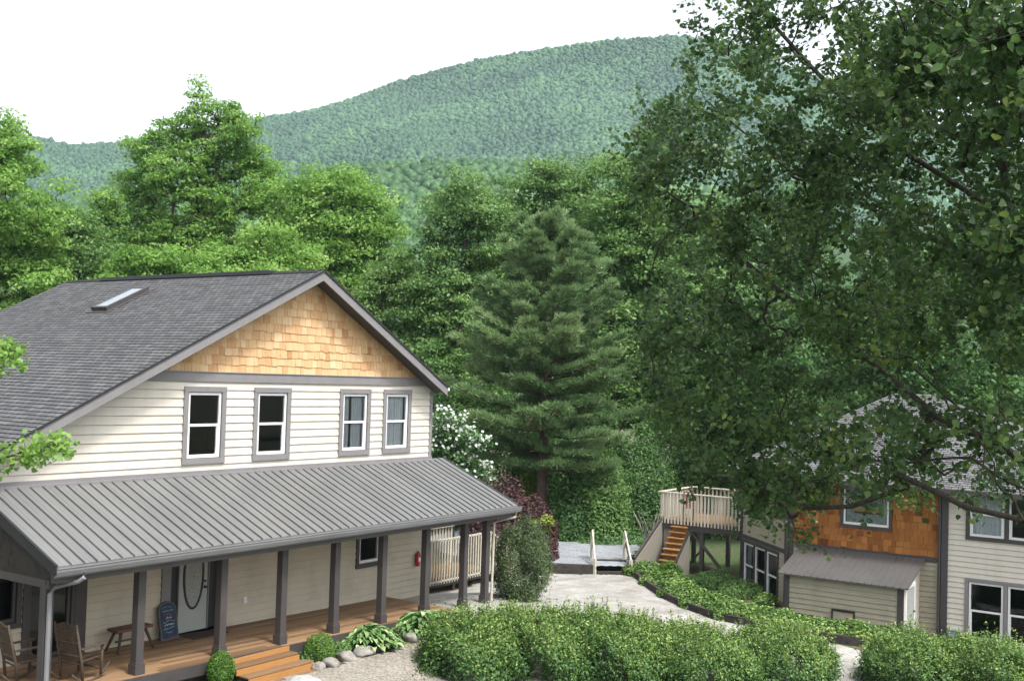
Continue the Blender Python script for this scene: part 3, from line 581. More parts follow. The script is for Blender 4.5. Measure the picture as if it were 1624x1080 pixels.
mb = MB(); mb.prism([(PX0-.035,YG-.02,ZG+.03),(PX0-.035,0,ZJ+.03),(PX0-.035,0,ZJ-.2),(PX0-.035,YG-.02,ZG-.16)], (.035,0,0)); mb.build('rake_board', 'black', house); mb = MB(); mb.prism([(PX1,YG-.02,ZG+.02),(PX1,0,ZJ+.02),(PX1,0,ZJ-.12),(PX1,YG-.02,ZG-.12)], (.03,0,0)); mb.build('rake_board', 'black', house)
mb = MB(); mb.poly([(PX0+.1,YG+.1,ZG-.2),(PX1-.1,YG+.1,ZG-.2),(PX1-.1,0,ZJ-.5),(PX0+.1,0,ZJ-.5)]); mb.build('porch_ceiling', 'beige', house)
mb = MB(); mb.box((PX0+.08,-2.3,ZG-.42),(PX0+.2,0,ZG-.28)); mb.build('porch_beam', 'post', house)
# posts
for px_ in (-12.95,-11.061,-9.113,-7.477,-5.877,-4.286,-2.678,-1.103,-.155):
    mb = MB(); b = dz(px_) if px_ < -2 else g(px_, -2.11)+.02; mb.box((px_-.082,-2.195,b),(px_+.082,-2.03,ZG-.28)); mb.box((px_-.10,-2.213,ZG-.36),(px_+.10,-2.012,ZG-.28))
    pst = mb.build('porch_post', 'post', house, bevel=.006)
    mb = MB(); mb.box((px_-.108,-2.222,b),(px_+.108,-2.004,b+.19)); mb.box((px_-.095,-2.208,b+.19),(px_+.095,-2.018,b+.225)); mb.build('post_base', 'post', pst, bevel=.006)
mb = MB(); mb.box((-12.99,-.16,.2),(-12.87,-.04,2.2)); mb.build('porch_post', 'post', house, bevel=.006)
# deck boards along the porch
mb = MB(); y = -2.28
while y < -.05:
    x = -13.05
    while x < -1.65:
        x2 = min(x+random.uniform(2.2,3.6), -1.62); t = random.random()
        mb.hexa([(x,y,dz(x)-.04),(x2-.004,y,dz(x2)-.04),(x2-.004,y+.134,dz(x2)-.04),(x,y+.134,dz(x)-.04),(x,y,dz(x)),(x2-.004,y,dz(x2)),(x2-.004,y+.134,dz(x2)),(x,y+.134,dz(x))], t); x = x2
    y += .14
mb.build('porch_deck', 'deckwood', house)
mb = MB(); mb.hexa([(-13.05,-2.31,dz(-13)-.24),(-1.62,-2.31,dz(-1.6)-.22),(-1.62,-2.27,dz(-1.6)-.22),(-13.05,-2.27,dz(-13)-.24),(-13.05,-2.31,dz(-13)-.01),(-1.62,-2.31,dz(-1.6)-.01),(-1.62,-2.27,dz(-1.6)-.01),(-13.05,-2.27,dz(-13)-.01)]); mb.box((-13.05,-2.27,-.3),(-13.0,0,.22)); mb.box((-1.66,-2.27,-.2),(-1.62,-.02,0)); mb.build('deck_skirt', 'post', house)
mb = MB(); mb.box((-13.0,-2.2,-.5),(-1.7,-2.15,.02)); mb.build('deck_footing', 'dark', house)
# front steps
for k in range(3):
    x0, x1 = -9.12+.06*k, -7.42+.16*k; zt = dz(-8)-.145*(k+1)+.02; ya, yb = -2.315-.30*k, -2.315-.30*(k+1)
    mb = MB()
    for j in range(2): mb.box((x0,ya-.003-.145*j,zt-.035),(x1,ya-.145*(j+1),zt), random.random()*.5)
    mb.build('step', 'deckwood', house, bevel=.004)
for k in range(4):
    x0, x1 = -9.12+.06*max(0,k-1), -7.42+.16*max(0,k-1); zt = dz(-8)-.145*k+.02-(.037 if k else .045)
    if k == 3: continue
    mb = MB(); yy = -2.312-.30*k; mb.box((x0,yy-.03,zt-.11),(x1,yy-.002,zt), .55); mb.build('riser', 'stepwood', house)
mb = MB(); mb.box((-8.95,-3.17,-.42),(-7.15,-3.14,dz(-8)-.145*3-.02), .4); mb.build('riser', 'stepwood', house)

# ------------------------------------------------------------------ ramp with balusters beside the house
ramp_ = empty('wheelchair_ramp', 'pale picket railed wooden ramp at the far corner of the porch', 'ramp', (.1,.3,g(1.5,.5)))
ro = np.array([.1,.3,g(1.5,.5)])
def R_(p): return tuple(np.array(p)-ro)
rx0, rx1, rd, rdy = .25, 3.45, .16, 1.75
mb = MB(); mb.box(R_((.06,.32,rd-.04)), R_((rx1,rdy,rd))); mb.build('deck', 'deckwood', ramp_)
mb = MB(); mb.box(R_((.06,.30,rd-.26)), R_((rx1+.02,.34,rd-.05))); mb.box(R_((rx1-.02,.34,rd-.26)), R_((rx1+.02,rdy,rd-.05))); mb.build('skirt', 'timber', ramp_)
for (xx, yy) in ((.15,.36),(1.7,.36),(3.4,.36),(3.4,1.7),(.15,1.7)):
    mb = MB(); mb.box(R_((xx-.05,yy-.05,g(xx,yy)-.1)), R_((xx+.05,yy+.05,rd-.05))); mb.build('leg', 'timber', ramp_)
rail_end = (rx1+1.3, .3, -.45)
for (a, b) in (((rx0,.29,1.22),(rx1,.29,1.22)), ((rx0,1.72,1.3),(rx1,1.72,1.3)), ((rx1,.29,1.22),(4.9,.29,.45)), ((rx0,.29,.06),(rx1,.29,.06))):
    mb = MB(); mb.beam(R_(a), R_(b), .09, .045); mb.build('handrail', 'railwood', ramp_, bevel=.004)
n = 26
for k in range(n):
    x = rx0+.04+(rx1-rx0-.08)*k/(n-1); mb = MB(); mb.box(R_((x-.019,.245,-.02)), R_((x+.019,.283,1.25)), random.random()); mb.build('baluster', 'railwood', ramp_)
for k in range(22):
    x = rx0+.04+(rx1-rx0-.08)*k/21; mb = MB(); mb.box(R_((x-.019,1.745,.12)), R_((x+.019,1.783,1.34)), random.random()); mb.build('baluster', 'railwood', ramp_)
for k in range(10):
    f = (k+1)/10.5; x = rx1+1.45*f; zt = 1.25-.77*f; mb = MB(); mb.box(R_((x-.019,.245,zt-1.22)), R_((x+.019,.283,zt)), random.random()); mb.build('baluster', 'railwood', ramp_)
mb = MB(); mb.hexa([R_(q) for q in ((rx1,.32,rd-.05),(5.0,.32,-.6),(5.0,rdy,-.6),(rx1,rdy,rd-.05),(rx1,.32,rd),(5.0,.32,-.54),(5.0,rdy,-.54),(rx1,rdy,rd))]); mb.build('sloped_deck', 'deckwood', ramp_)
# ------------------------------------------------------------------ things on the porch
def place(root, mb, name, mat, **k): return mb.build(name, mat, root, **k)
def rocking_chair(label, loc, rz):
    r = empty('rocking_chair', label, 'rocking chair', loc, rz, 'log rocking chairs on the porch'); r.scale = (.92,.92,.92)   # faces +x
    for s in (-1, 1):
        mb = MB(); mb.tube([(.62*math.cos(a)*1.0, s*.27, .62-.62*math.sin(a)*1.0+.0) for a in np.linspace(.62, 2.45, 11)], .024, 6); place(r, mb, 'rocker', 'logwood', smooth=True)
        mb = MB(); mb.tube([(-.2, s*.27, .03), (-.24, s*.27, .4), (-.42, s*.27, 1.16)], [.03,.03,.022], 7); place(r, mb, 'back_post', 'logwood', smooth=True)
        mb = MB(); mb.tube([(.27, s*.28, .04), (.28, s*.29, .66)], .028, 7); place(r, mb, 'leg', 'logwood', smooth=True)
        mb = MB(); mb.beam((-.3, s*.30, .66), (.36, s*.32, .69), .085, .028); place(r, mb, 'arm', 'logwood', bevel=.008)
    mb = MB()
    for k in range(7):
        y = -.2+.4*k/6; mb.beam((-.25, y, .44), (-.43-.02*math.cos(y*7), y, 1.12+.06*math.cos(y*7)), .045, .02, (1,0,0))
    place(r, mb, 'back_slats', 'logwood')
    for z, x in ((.52,-.27), (1.0,-.385), (.78,-.33)):
        mb = MB(); mb.tube([(x, -.28, z), (x-.02, 0, z+.01), (x, .28, z)], .022, 6); place(r, mb, 'crossbar', 'logwood', smooth=True)
    mb = MB()
    for k in range(6): x = -.22+.085*k; mb.box((x, -.27, .40+.02*k/5), (x+.07, .27, .425+.02*k/5))
    place(r, mb, 'seat', 'logwood', bevel=.005)
    for x, z in ((.275, .36), (-.23, .36), (.27,.2)):
        mb = MB(); mb.tube([(x, -.28, z), (x, .28, z)], .02, 6); place(r, mb, 'stretcher', 'logwood', smooth=True)
    return r
rocking_chair('weathered slat back rocking chair just right of the corner porch post', (-11.98,-1.72,dz(-12)), rad(12))
rocking_chair('weathered rocking chair at the far left edge, left of the corner post', (-12.72,-1.12,dz(-12.7)), rad(-8))
b = empty('log_bench', 'small rustic wooden bench with splayed legs against the beige wall', 'bench', (-9.95,-.42,dz(-10)))
mb = MB(); mb.hexa([(-.42,-.17,.40),(.42,-.17,.40),(.42,.17,.40),(-.42,.17,.40),(-.43,-.18,.46),(.43,-.18,.46),(.43,.18,.46),(-.43,.18,.46)]); place(b, mb, 'seat', 'redwood', bevel=.015)
for sx in (-1, 1):
    for sy in (-1, 1):
        mb = MB(); mb.tube([(sx*.28, sy*.09, .41), (sx*.42, sy*.2, 0)], [.035,.026], 7); place(b, mb, 'leg', 'logwood', smooth=True)
mb = MB(); mb.tube([(-.34,0,.2),(.34,0,.2)], .02, 6); place(b, mb, 'stretcher', 'logwood', smooth=True)
b = empty('chalkboard_sign', 'arched chalkboard with blue and red chalk writing leaning beside the door', 'sign', (-8.80,-.24,dz(-8.8)), rad(6))
def board(w, h, arch, y0, y1, tilt, inset=0):
    pts = [(-w+inset, 0+inset), (w-inset, 0+inset), (w-inset, h)]+[((w-inset)*math.cos(a), h+(arch-inset)*math.sin(a)) for a in np.linspace(0, math.pi, 13)[1:-1]]+[(-w+inset, h)]
    return [(x, y0+z*tilt, z) for x, z in pts], (0, y1-y0, 0)
mb = MB(); mb.prism(*board(.25, .60, .17, 0, .035, .2)); place(b, mb, 'frame', 'boardframe', bevel=.006)
mb = MB(); mb.prism(*board(.25, .60, .17, -.004, .01, .2, .035)); place(b, mb, 'board', 'chalkboard')
for r_, (zz, mt, wd) in enumerate(((.66,'chalkblue',.26),(.58,'chalkblue',.32),(.50,'chalkred',.24),(.44,'chalkwhite',.2),(.37,'chalkblue',.34),(.30,'chalkwhite',.28),(.23,'chalkblue',.32),(.15,'chalkblue',.26))):
    mb = MB(); x = -wd/2
    pts = []
    while x < wd/2: pts.append((x, zz+random.uniform(-.02,.022))); x += random.uniform(.012,.03)
    for p, q in zip(pts, pts[1:]):
        if random.random() < .82: mb.beam((p[0], -.009+p[1]*.2, p[1]), (q[0], -.009+q[1]*.2, q[1]), .008, .003, (0,-1,.2))
    place(b, mb, 'chalk_writing', mt)
b = empty('door_mat', 'dark brown mat on the deck in front of the oval glass door', 'door mat', (-8.02,-.36,dz(-8)))
mb = MB(); mb.box((-.48,-.25,.002),(.48,.25,.018)); place(b, mb, 'mat', 'mat', bevel=.006)
b = empty('fire_extinguisher', 'red fire extinguisher hung on the beige porch wall', 'fire extinguisher', (-.5,-.10,.72)); b.scale = (.85,.85,.85)
mb = MB(); mb.tube([(0,0,0),(0,0,.02),(0,0,.36),(0,0,.41),(0,0,.43)], [.055,.075,.075,.05,.025], 14); place(b, mb, 'cylinder', 'red', smooth=True)
mb = MB(); mb.tube([(0,0,.43),(0,0,.47)], .02, 8); mb.beam((0,0,.475),(-.1,-.02,.5), .02, .012); mb.beam((0,0,.455),(-.09,-.02,.445), .02, .012); place(b, mb, 'valve', 'black')
mb = MB(); mb.tube([(0,0,.45),(.06,-.03,.42),(.09,-.03,.3),(.08,-.03,.12)], .013, 6); place(b, mb, 'hose', 'black', smooth=True)
mb = MB(); mb.box((-.03,.05,.1),(.03,.085,.4)); place(b, mb, 'bracket', 'black')
mb = MB(); mb.hexa([(-.05,-.079,.15),(.05,-.079,.15),(.05,-.072,.15),(-.05,-.072,.15),(-.05,-.079,.28),(.05,-.079,.28),(.05,-.072,.28),(-.05,-.072,.28)]); place(b, mb, 'tag', 'white')

# ------------------------------------------------------------------ the second house on the right
rh = empty('house', 'beige house with orange cedar wall and lean-to behind the tree', 'house', (10,-11.3,-1.6))
RO = np.array([10,-11.3,-1.6])
FB = Frame(np.array([10,0,0])-RO, (0,-1,0), (-1,0,0))        # x runs to the right in the picture
def W_(*p): return tuple(np.array(p, float)-RO)
lo = lambda a, b: (lambda z: (a, b))
ZE = 3.12
rw_l = [(12.02,12.97,-1.2,.45), (13.07,14.02,-1.2,.45)]; rw_u = [(12.02,12.97,1.74,3.02), (13.07,14.02,1.74,3.02)]
mb = MB(); siding(mb, FB, -2.2, ZE, lo(11.42, 16.0), rw_l+rw_u, .15); mb.build('wall', 'cream', rh)
mb = MB(); FB.box(mb, 11.26, 11.44, -2.2, ZE, -.02, .06); mb.build('corner_board', 'post', rh, bevel=.005)
mb = MB(); mb.tube([FB.p(11.2, ZE, .02), FB.p(11.2, -1.9, .02)], .05, 8); mb.build('downspout', 'post', rh)
FS = Frame(np.array([10.12,0,0])-RO, (0,-1,0), (-1,0,0))
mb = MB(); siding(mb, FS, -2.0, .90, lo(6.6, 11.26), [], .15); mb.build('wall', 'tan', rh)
cw = (8.3,9.7,1.72,3.02)
mb = MB(); shingles(mb, FS, 1.0, ZE, lo(6.72, 11.26), [cw], .19, (.11,.26), .03, .28); mb.poly([FS.p(6.72,.95,-.03), FS.p(11.26,.95,-.03), FS.p(11.26,1.72,-.03), FS.p(6.72,1.72,-.03)]); mb.build('shingle_wall', 'cedar2', rh)
mb = MB(); FS.box(mb, 6.6, 11.25, .86, 1.0, .0, .05); mb.build('trim_band', 'post', rh, bevel=.005)
mb = MB(); FS.box(mb, 6.56, 6.74, -2.0, ZE, -.02, .06); mb.build('corner_board', 'post', rh, bevel=.005)
for i, (a, b, c, e) in enumerate(rw_l): window(rh, FB, a, b, c, e, .10, 'hung', 'graytrim', trimsides=(1,0,1,1) if i == 0 else (1,1,1,1))
for i, (a, b, c, e) in enumerate(rw_u): window(rh, FB, a, b, c, e, .10, 'hung', 'post', trimsides=(1,0,1,1) if i == 0 else (1,1,1,1), curtain=((.02,.98),) if i == 0 else None)
sw = window(rh, FS, cw[0], cw[1], cw[2], cw[3], .09, 'fixed', 'post', label='wide window with a stained glass scene in the orange shingle wall')
mb = MB(); FS.box(mb, cw[0]+.08, cw[1]-.08, cw[2]+.08, cw[3]-.08, -.075, -.065); sg = mb.build('stained_glass', plain('pale_leaded_glass', (.36,.40,.41), .3, .3, 9), sw)
def arc(x, z, rx, rz, a0, a1, d, w, n=16):
    mb = MB(); q = [(x+rx*math.cos(a0+(a1-a0)*i/n), z+rz*math.sin(a0+(a1-a0)*i/n)) for i in range(n+1)]
    for a, b in zip(q, q[1:]): mb.beam(FS.p(a[0], a[1], d), FS.p(b[0], b[1], d), w, .006, tuple(FS.n))
    return mb
xm = (cw[0]+cw[1])/2
for k in range(7): arc(xm, cw[2]+.72, .12+.075*k, .08+.06*k, 0, math.pi, -.06, .014).build('lead_line', 'black', sw)
mb = MB(); mb.poly([FS.p(xm+.40*math.cos(i*.3142), cw[2]+.66+.10*math.sin(i*.3142), -.058) for i in range(20)]); mb.build('glass_piece', plain('teal_glass', (.07,.18,.17), .3, .2, 6), sw)
mb = MB(); FS.box(mb, xm-.42, xm+.42, cw[2]+.44, cw[2]+.54, -.064, -.057); mb.build('glass_piece', plain('yellow_glass', (.50,.36,.08), .3, .2, 6), sw)
mb = MB(); FS.box(mb, xm-.38, xm+.38, cw[2]+.36, cw[2]+.43, -.064, -.057); mb.build('glass_piece', plain('brown_glass', (.20,.06,.02), .3, .2, 6), sw)
# angled bay
bu = np.array([-.7174,-.6967,0]); BL = np.array([12.80,-3.87,0]); bn = np.array([-.6967,.7174,0]); bw = 3.9
FY = Frame(BL-RO, bu, bn)
bl = [(.28,1.18,-1.06,.48),(1.28,2.18,-1.06,.48),(2.28,3.18,-1.06,.48)]; bup = [(.28,1.18,1.82,3.02),(1.28,2.18,1.82,3.02),(2.28,3.18,1.82,3.02)]
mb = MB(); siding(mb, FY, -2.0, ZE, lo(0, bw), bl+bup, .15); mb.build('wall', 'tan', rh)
for i, (a, b, c, e) in enumerate(bl): window(rh, FY, a, b, c, e, .10, 'hung', 'post', trimsides=(1,1 if i == 2 else 0,1,1), curtain=((.0,.35),(.6,1.0)) if i == 0 else None)
for i, (a, b, c, e) in enumerate(bup): window(rh, FY, a, b, c, e, .10, 'hung', 'post', trimsides=(1,1 if i == 2 else 0,1,1))
mb = MB(); FY.box(mb, bw-.16, bw, -2.0, ZE, .0, .05); mb.build('corner_board', 'post', rh, bevel=.005); mb = MB(); FY.box(mb, -.02, .12, -2.0, ZE, .0, .05); mb.build('corner_board', 'post', rh, bevel=.005); mb = MB(); FY.box(mb, .12, bw-.16, .60, .74, .0, .045); mb.build('trim_band', 'post', rh, bevel=.005)
mb = MB()                                                     # remaining walls
for a, b in (((12.8,-3.87),(14.2,-4.6)), ((14.2,-4.6),(20,-4.6)), ((20,-4.6),(20,-16)), ((20,-16),(10,-16))):
    mb.poly([W_(*a,-2.2), W_(*b,-2.2), W_(*b,ZE), W_(*a,ZE)])
mb.build('wall', 'cream', rh)
mb = MB(); mb.box(W_(10.3,-15.9,.95), W_(19.9,-7,1.05)); mb.box(W_(12.9,-15.9,-1.6), W_(19.9,-4.8,-1.5)); mb.build('floor_plate', 'dark', rh)
# hipped roof
ex0, ex1, ey0, ey1, zr = 9.45, 20.6, -16.6, -4.3, 5.78; rx_, ra_, rb_ = 15.0, -9.6, -8.4; ez = ZE-.03
def tri_roof(mb, A, B, T1, T2):
    roof_courses(mb, W_(*A), W_(*B), W_(*T2), W_(*T1))
mb = MB(); tri_roof(mb, (ex0,ey1,ez),(ex0,ey0,ez),(rx_,rb_,zr),(rx_,ra_,zr)); tri_roof(mb, (ex0,ey0,ez),(ex1,ey0,ez),(rx_,ra_,zr),(rx_,ra_-.001,zr)); tri_roof(mb, (ex1,ey0,ez),(ex1,ey1,ez),(rx_,ra_,zr),(rx_,rb_,zr)); tri_roof(mb, (ex1,ey1,ez),(ex0,ey1,ez),(rx_,rb_,zr),(rx_,rb_+.001,zr))
mb.build('roof', 'shingle2', rh)
mb = MB(); mb.poly([W_(ex0,ey0,ez-.02),W_(ex1,ey0,ez-.02),W_(ex1,ey1,ez-.02),W_(ex0,ey1,ez-.02)]); mb.build('soffit', 'graytrim', rh)
mb = MB(); mb.box(W_(ex0-.12,ey0-.1,ez-.14), W_(ex0,ey1,ez+.01)); mb.build('gutter', 'post', rh, bevel=.01)
# lean-to
lx, ly0, ly1 = 8.40, -10.62, -7.15
FA = Frame(np.array([lx,0,0])-RO, (0,-1,0), (-1,0,0)); FE = Frame(np.array([lx,ly0,0])-RO, (1,0,0), (0,-1,0))
lean = lambda x: .95+(x-10.12)*.33
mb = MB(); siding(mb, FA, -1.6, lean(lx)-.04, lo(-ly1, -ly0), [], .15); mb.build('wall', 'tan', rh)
mb = MB(); n_ = 12
zl2 = [lean(lx)-.06, lean(10.12)-.06]; mb.poly([FE.p(0,-1.6), FE.p(1.72,-1.6), FE.p(1.72,zl2[1]), FE.p(0,zl2[0])]); mb.build('wall', 'cream', rh); mb = MB(); mb.poly([W_(lx,ly1,-1.6), W_(10.1,ly1,-1.6), W_(10.1,ly1,zl2[1]), W_(lx,ly1,zl2[0])]); mb.build('wall', 'cream', rh)
mb = MB(); FE.box(mb, .22, 1.02, -1.35, .22, .0, .03); dr = mb.build('door', 'greydoor', rh, bevel=.004); dr['label'] = 'grey green door in the end of the lean-to'
mb = MB(); FE.box(mb, .12,.22,-1.4,.32,.0,.04); FE.box(mb, 1.02,1.12,-1.4,.32,.0,.04); FE.box(mb, .22,1.02,.22,.32,.0,.04); mb.build('door_frame', 'white', rh)
mb = MB(); mb.tube([FE.p(.95,-.5,.03), FE.p(.95,-.5,.08)], .025); mb.build('handle', 'black', dr)
mb = MB(); FA.box(mb, -ly0-.16, -ly0+.02, -1.6, lean(lx)-.06, .0, .05); mb.build('corner_board', 'post', rh); mb = MB(); FA.box(mb, -ly1-.02, -ly1+.12, -1.6, lean(lx)-.06, .0, .05); mb.build('corner_board', 'post', rh)
mb = MB(); xa, xb = 8.18, 10.10; za, zb = lean(xa), lean(xb)
mb.hexa([W_(xa,-10.80,za-.035),W_(xb,-10.80,zb-.035),W_(xb,-6.98,zb-.035),W_(xa,-6.98,za-.035),W_(xa,-10.80,za),W_(xb,-10.80,zb),W_(xb,-6.98,zb),W_(xa,-6.98,za)])
for k in range(20):
    y = -10.78+k*.199; mb.hexa([W_(xa-.01,y-.02,za),W_(xb,y-.02,zb),W_(xb,y+.02,zb),W_(xa-.01,y+.02,za),W_(xa-.01,y-.008,za+.025),W_(xb,y-.008,zb+.025),W_(xb,y+.008,zb+.025),W_(xa-.01,y+.008,za+.025)])
mb.build('lean_to_roof', 'brownmetal', rh)
mb = MB(); FA.box(mb, 8.62, 9.22, -1.1, -.62, .02, .05); vb = mb.build('vent_cover', 'tan', rh)
mb = MB(); FA.box(mb, 8.58,9.26,-.62,-.57,.02,.07); FA.box(mb, 8.58,8.62,-1.1,-.62,.02,.07); FA.box(mb, 9.22,9.26,-1.1,-.62,.02,.07); mb.build('vent_frame', 'black', vb)
mb = MB(); FB.box(mb, 11.52, 11.78, -1.35, -1.0, .03, .2); FB.box(mb, 11.5, 11.8, -1.0, -.96, .03, .22); mb.build('utility_box', 'teal', rh, bevel=.01)
# raised deck with its stair
dk = empty('raised_deck', 'raised wooden deck with pale balusters and an orange treaded stair', 'deck', (12.8,-2.3,-.95)); DO = np.array([12.8,-2.3,-.95])
def K_(*p): return tuple(np.array(p, float)-DO)
zd, dx0, dx1, dya, dyb = .93, 12.78, 15.6, -.72, -3.86
mb = MB()
for k in range(20): x = dx0+k*(dx1-dx0)/20; mb.box(K_(x, dyb+(max(0,x-12.8)*.6), zd-.04), K_(x+.134, dya, zd), random.random())
mb.build('deck_boards', 'deckwood', dk)
mb = MB(); mb.box(K_(dx0-.04,dyb+.05,zd-.33), K_(dx0+.0,dya,zd-.03)); mb.box(K_(dx0,dya,zd-.33), K_(dx1,dya+.04,zd-.03)); mb.build('rim_joist', 'post', dk)
for k in range(24):
    y = dya-.06+(dyb+.12-dya)*k/23; mb = MB(); mb.box(K_(dx0-.08,y-.028,zd-.12), K_(dx0-.042,y+.028,zd+.98), random.random()); mb.build('baluster', 'railwood', dk)
for k in range(20):
    x = dx0+.1+(dx1-dx0-.1)*k/19; mb = MB(); mb.box(K_(x-.028,dya+.042,zd-.12), K_(x+.028,dya+.08,zd+.98), random.random()); mb.build('baluster', 'railwood', dk)
for k in range(16):
    y = dya-.1-(2.6)*k/16; mb = MB(); mb.box(K_(dx1,y-.028,zd-.12), K_(dx1+.04,y+.028,zd+.98), random.random()); mb.build('baluster', 'railwood', dk)
for a, b in (((dx0-.04,dya+.06,zd+1.0),(dx0-.04,dyb+.1,zd+1.0)), ((dx0-.04,dya+.06,zd+1.0),(dx1,dya+.06,zd+1.0)), ((dx1,dya,zd+1.0),(dx1,-3.3,zd+1.0))):
    mb = MB(); mb.beam(K_(*a), K_(*b), .13, .04); mb.build('handrail', 'railwood', dk, bevel=.004)
for x, y in ((dx0+.05,dya-.06),(dx0+.05,-2.35),(dx1-.1,dya-.06),(dx1-.1,-2.2)):
    mb = MB(); mb.box(K_(x-.07,y-.07,g(x,y)-.2), K_(x+.07,y+.07,zd-.05)); mb.build('leg', 'post', dk)
mb = MB(); mb.beam(K_(dx0+.05,-1.95,zd-.35), K_(dx0+.05,-3.2,-.75), .06, .17, (1,0,0)); mb.build('brace', 'post', dk); mb = MB(); mb.beam(K_(dx0+.09,-2.3,-.05), K_(dx0+.09,-1.5,-1.0), .05, .1, (1,0,0)); mb.build('brace', 'timber', dk)
ya_, yb_ = -1.22, -1.84; nt_ = 9; x_t, x_b = 12.7, 11.35; z_b = g(11.3,-1.5)+.05
for k in range(nt_):
    f = (k+1)/(nt_+.2); x = x_t+(x_b-x_t)*f; z = zd+(z_b-zd)*f; mb = MB(); mb.box(K_(x-.02,yb_,z-.035), K_(x+.2,ya_,z), random.random()); mb.build('tread', 'stepwood', dk)
    mb = MB(); mb.box(K_(x+.13,yb_+.02,z-.17), K_(x+.145,ya_-.02,z-.036), .1); mb.build('riser', 'stepwood', dk)
mb = MB(); mb.prism([K_(x_t+.1,yb_-.03,zd-.34), K_(x_b-.05,yb_-.03,z_b-.02), K_(x_b-.05,yb_-.03,g(x_b,yb_)-.1), K_(x_t+.1,yb_-.03,g(x_t,yb_)-.1)], (0,-.025,0)); mb.build('stair_skirt', 'greyskirt', dk)
x_c = 10.75; mb = MB(); mb.prism([K_(x_t+.1,-.80,zd+.0), K_(x_c,-.80,-.35), K_(x_c,-.80,g(x_c,-.8)-.1), K_(x_t+.1,-.80,g(x_t,-.8)-.1)], (0,.025,0)); mb.prism([K_(x_t+.08,-.80,zd-.3), K_(x_t+.08,-1.2,zd-.3), K_(x_t+.08,-1.2,-1.1), K_(x_t+.08,-.80,-1.1)], (.02,0,0)); mb.build('stair_skirt', 'greyskirt', dk)
mb = MB(); mb.beam(K_(x_t+.1,-.77,zd+.08), K_(x_c-.05,-.77,-.27), .07, .09); mb.build('stringer', 'post', dk)
mb = MB(); mb.beam(K_(x_t+.1,yb_-.04,zd-.30), K_(x_b-.05,yb_-.04,z_b+.02), .05, .09); mb.build('stringer', 'timber', dk)
mb = MB(); mb.box(K_(x_b-.1,yb_-.10,g(x_b,yb_)-.1), K_(x_b+.0,yb_-.0,z_b+.15)); mb.build('newel_post', 'railwood', dk)
# two red folded umbrellas / chairs stand on the deck
def deck_chair(label, loc, rz):
    r = empty('deck_chair', label, 'chair', loc, rz, 'dark red chairs on the raised deck')
    mb = MB(); mb.hexa([(-.25,-.22,.42),(.25,-.22,.44),(.25,.22,.44),(-.25,.22,.42),(-.25,-.22,.45),(.25,-.22,.47),(.25,.22,.47),(-.25,.22,.45)]); place(r, mb, 'seat', 'darkred')
    mb = MB(); mb.hexa([(-.25,-.22,.45),(-.22,-.22,.45),(-.22,.22,.45),(-.25,.22,.45),(-.37,-.22,.98),(-.34,-.22,.98),(-.34,.22,.98),(-.37,.22,.98)]); place(r, mb, 'backrest', 'darkred')
    for sx in (-.22, .22):
        for sy in (-.2, .2): mb = MB(); mb.tube([(sx, sy, 0), (sx, sy, .44)], .018, 6); place(r, mb, 'leg', 'black')
deck_chair('dark red chair behind the deck balusters', (13.3,-1.55,zd), rad(200))
# two handrails and the timber edge between drive and gravel lot
LOT = -.36
def lotz(x, y): return LOT-.02*(x-9)
for nm, (a, b) in (('left one of the two pale sloped handrails at the gravel steps', ((8.75,-.30),(10.35,.75))), ('right one of the two pale sloped handrails at the gravel steps', ((9.55,-1.25),(11.1,-.15)))):
    r = empty('handrail', nm, 'handrail', (a[0],a[1],g(*a)), 0, 'handrails of the gravel steps'); o = np.array([a[0],a[1],g(*a)])
    A3, B3 = np.array([*a, g(*a)]), np.array([*b, lotz(*b)])
    for p_ in (A3, B3): mb = MB(); mb.box(p_-o+[-.05,-.05,-.1], p_-o+[.05,.05,.93 if p_ is B3 else .55]); place(r, mb, 'post', 'railwood', bevel=.005)
    mb = MB(); mb.beam(A3-o+[0,0,.5], B3-o+[0,0,.95], .05, .14); place(r, mb, 'rail', 'railwood', bevel=.005)
    mb = MB(); mb.beam(A3-o+[0,-.05,.22], B3-o+[0,-.05,.55], .04, .1); place(r, mb, 'lower_rail', 'timber', bevel=.005)
te = empty('timber_edging', 'dark timber edging between the drive and the gravel lot', 'edging', (8.2,.6,-.65)); o = np.array([8.2,.6,-.65])
P0, P1 = np.array([5.9,2.6,g(5.9,2.6)]), np.array([8.8,-.28,-.66])
for k in range(3):
    mb = MB(); mb.beam(P0-o+[.0,.0,.04+.12*k], P1-o+[0,0,.04+.12*k], .14, .116); place(te, mb, 'beam', 'timber', bevel=.01)
mb = MB()
for k in range(3): mb.beam(np.array([8.85+.55*k,-.32+.35*k,-.60+.1*k])-o, np.array([9.62+.5*k,-1.22+.36*k,-.60+.1*k])-o, .2, .12)
place(te, mb, 'step', 'timber', bevel=.01)
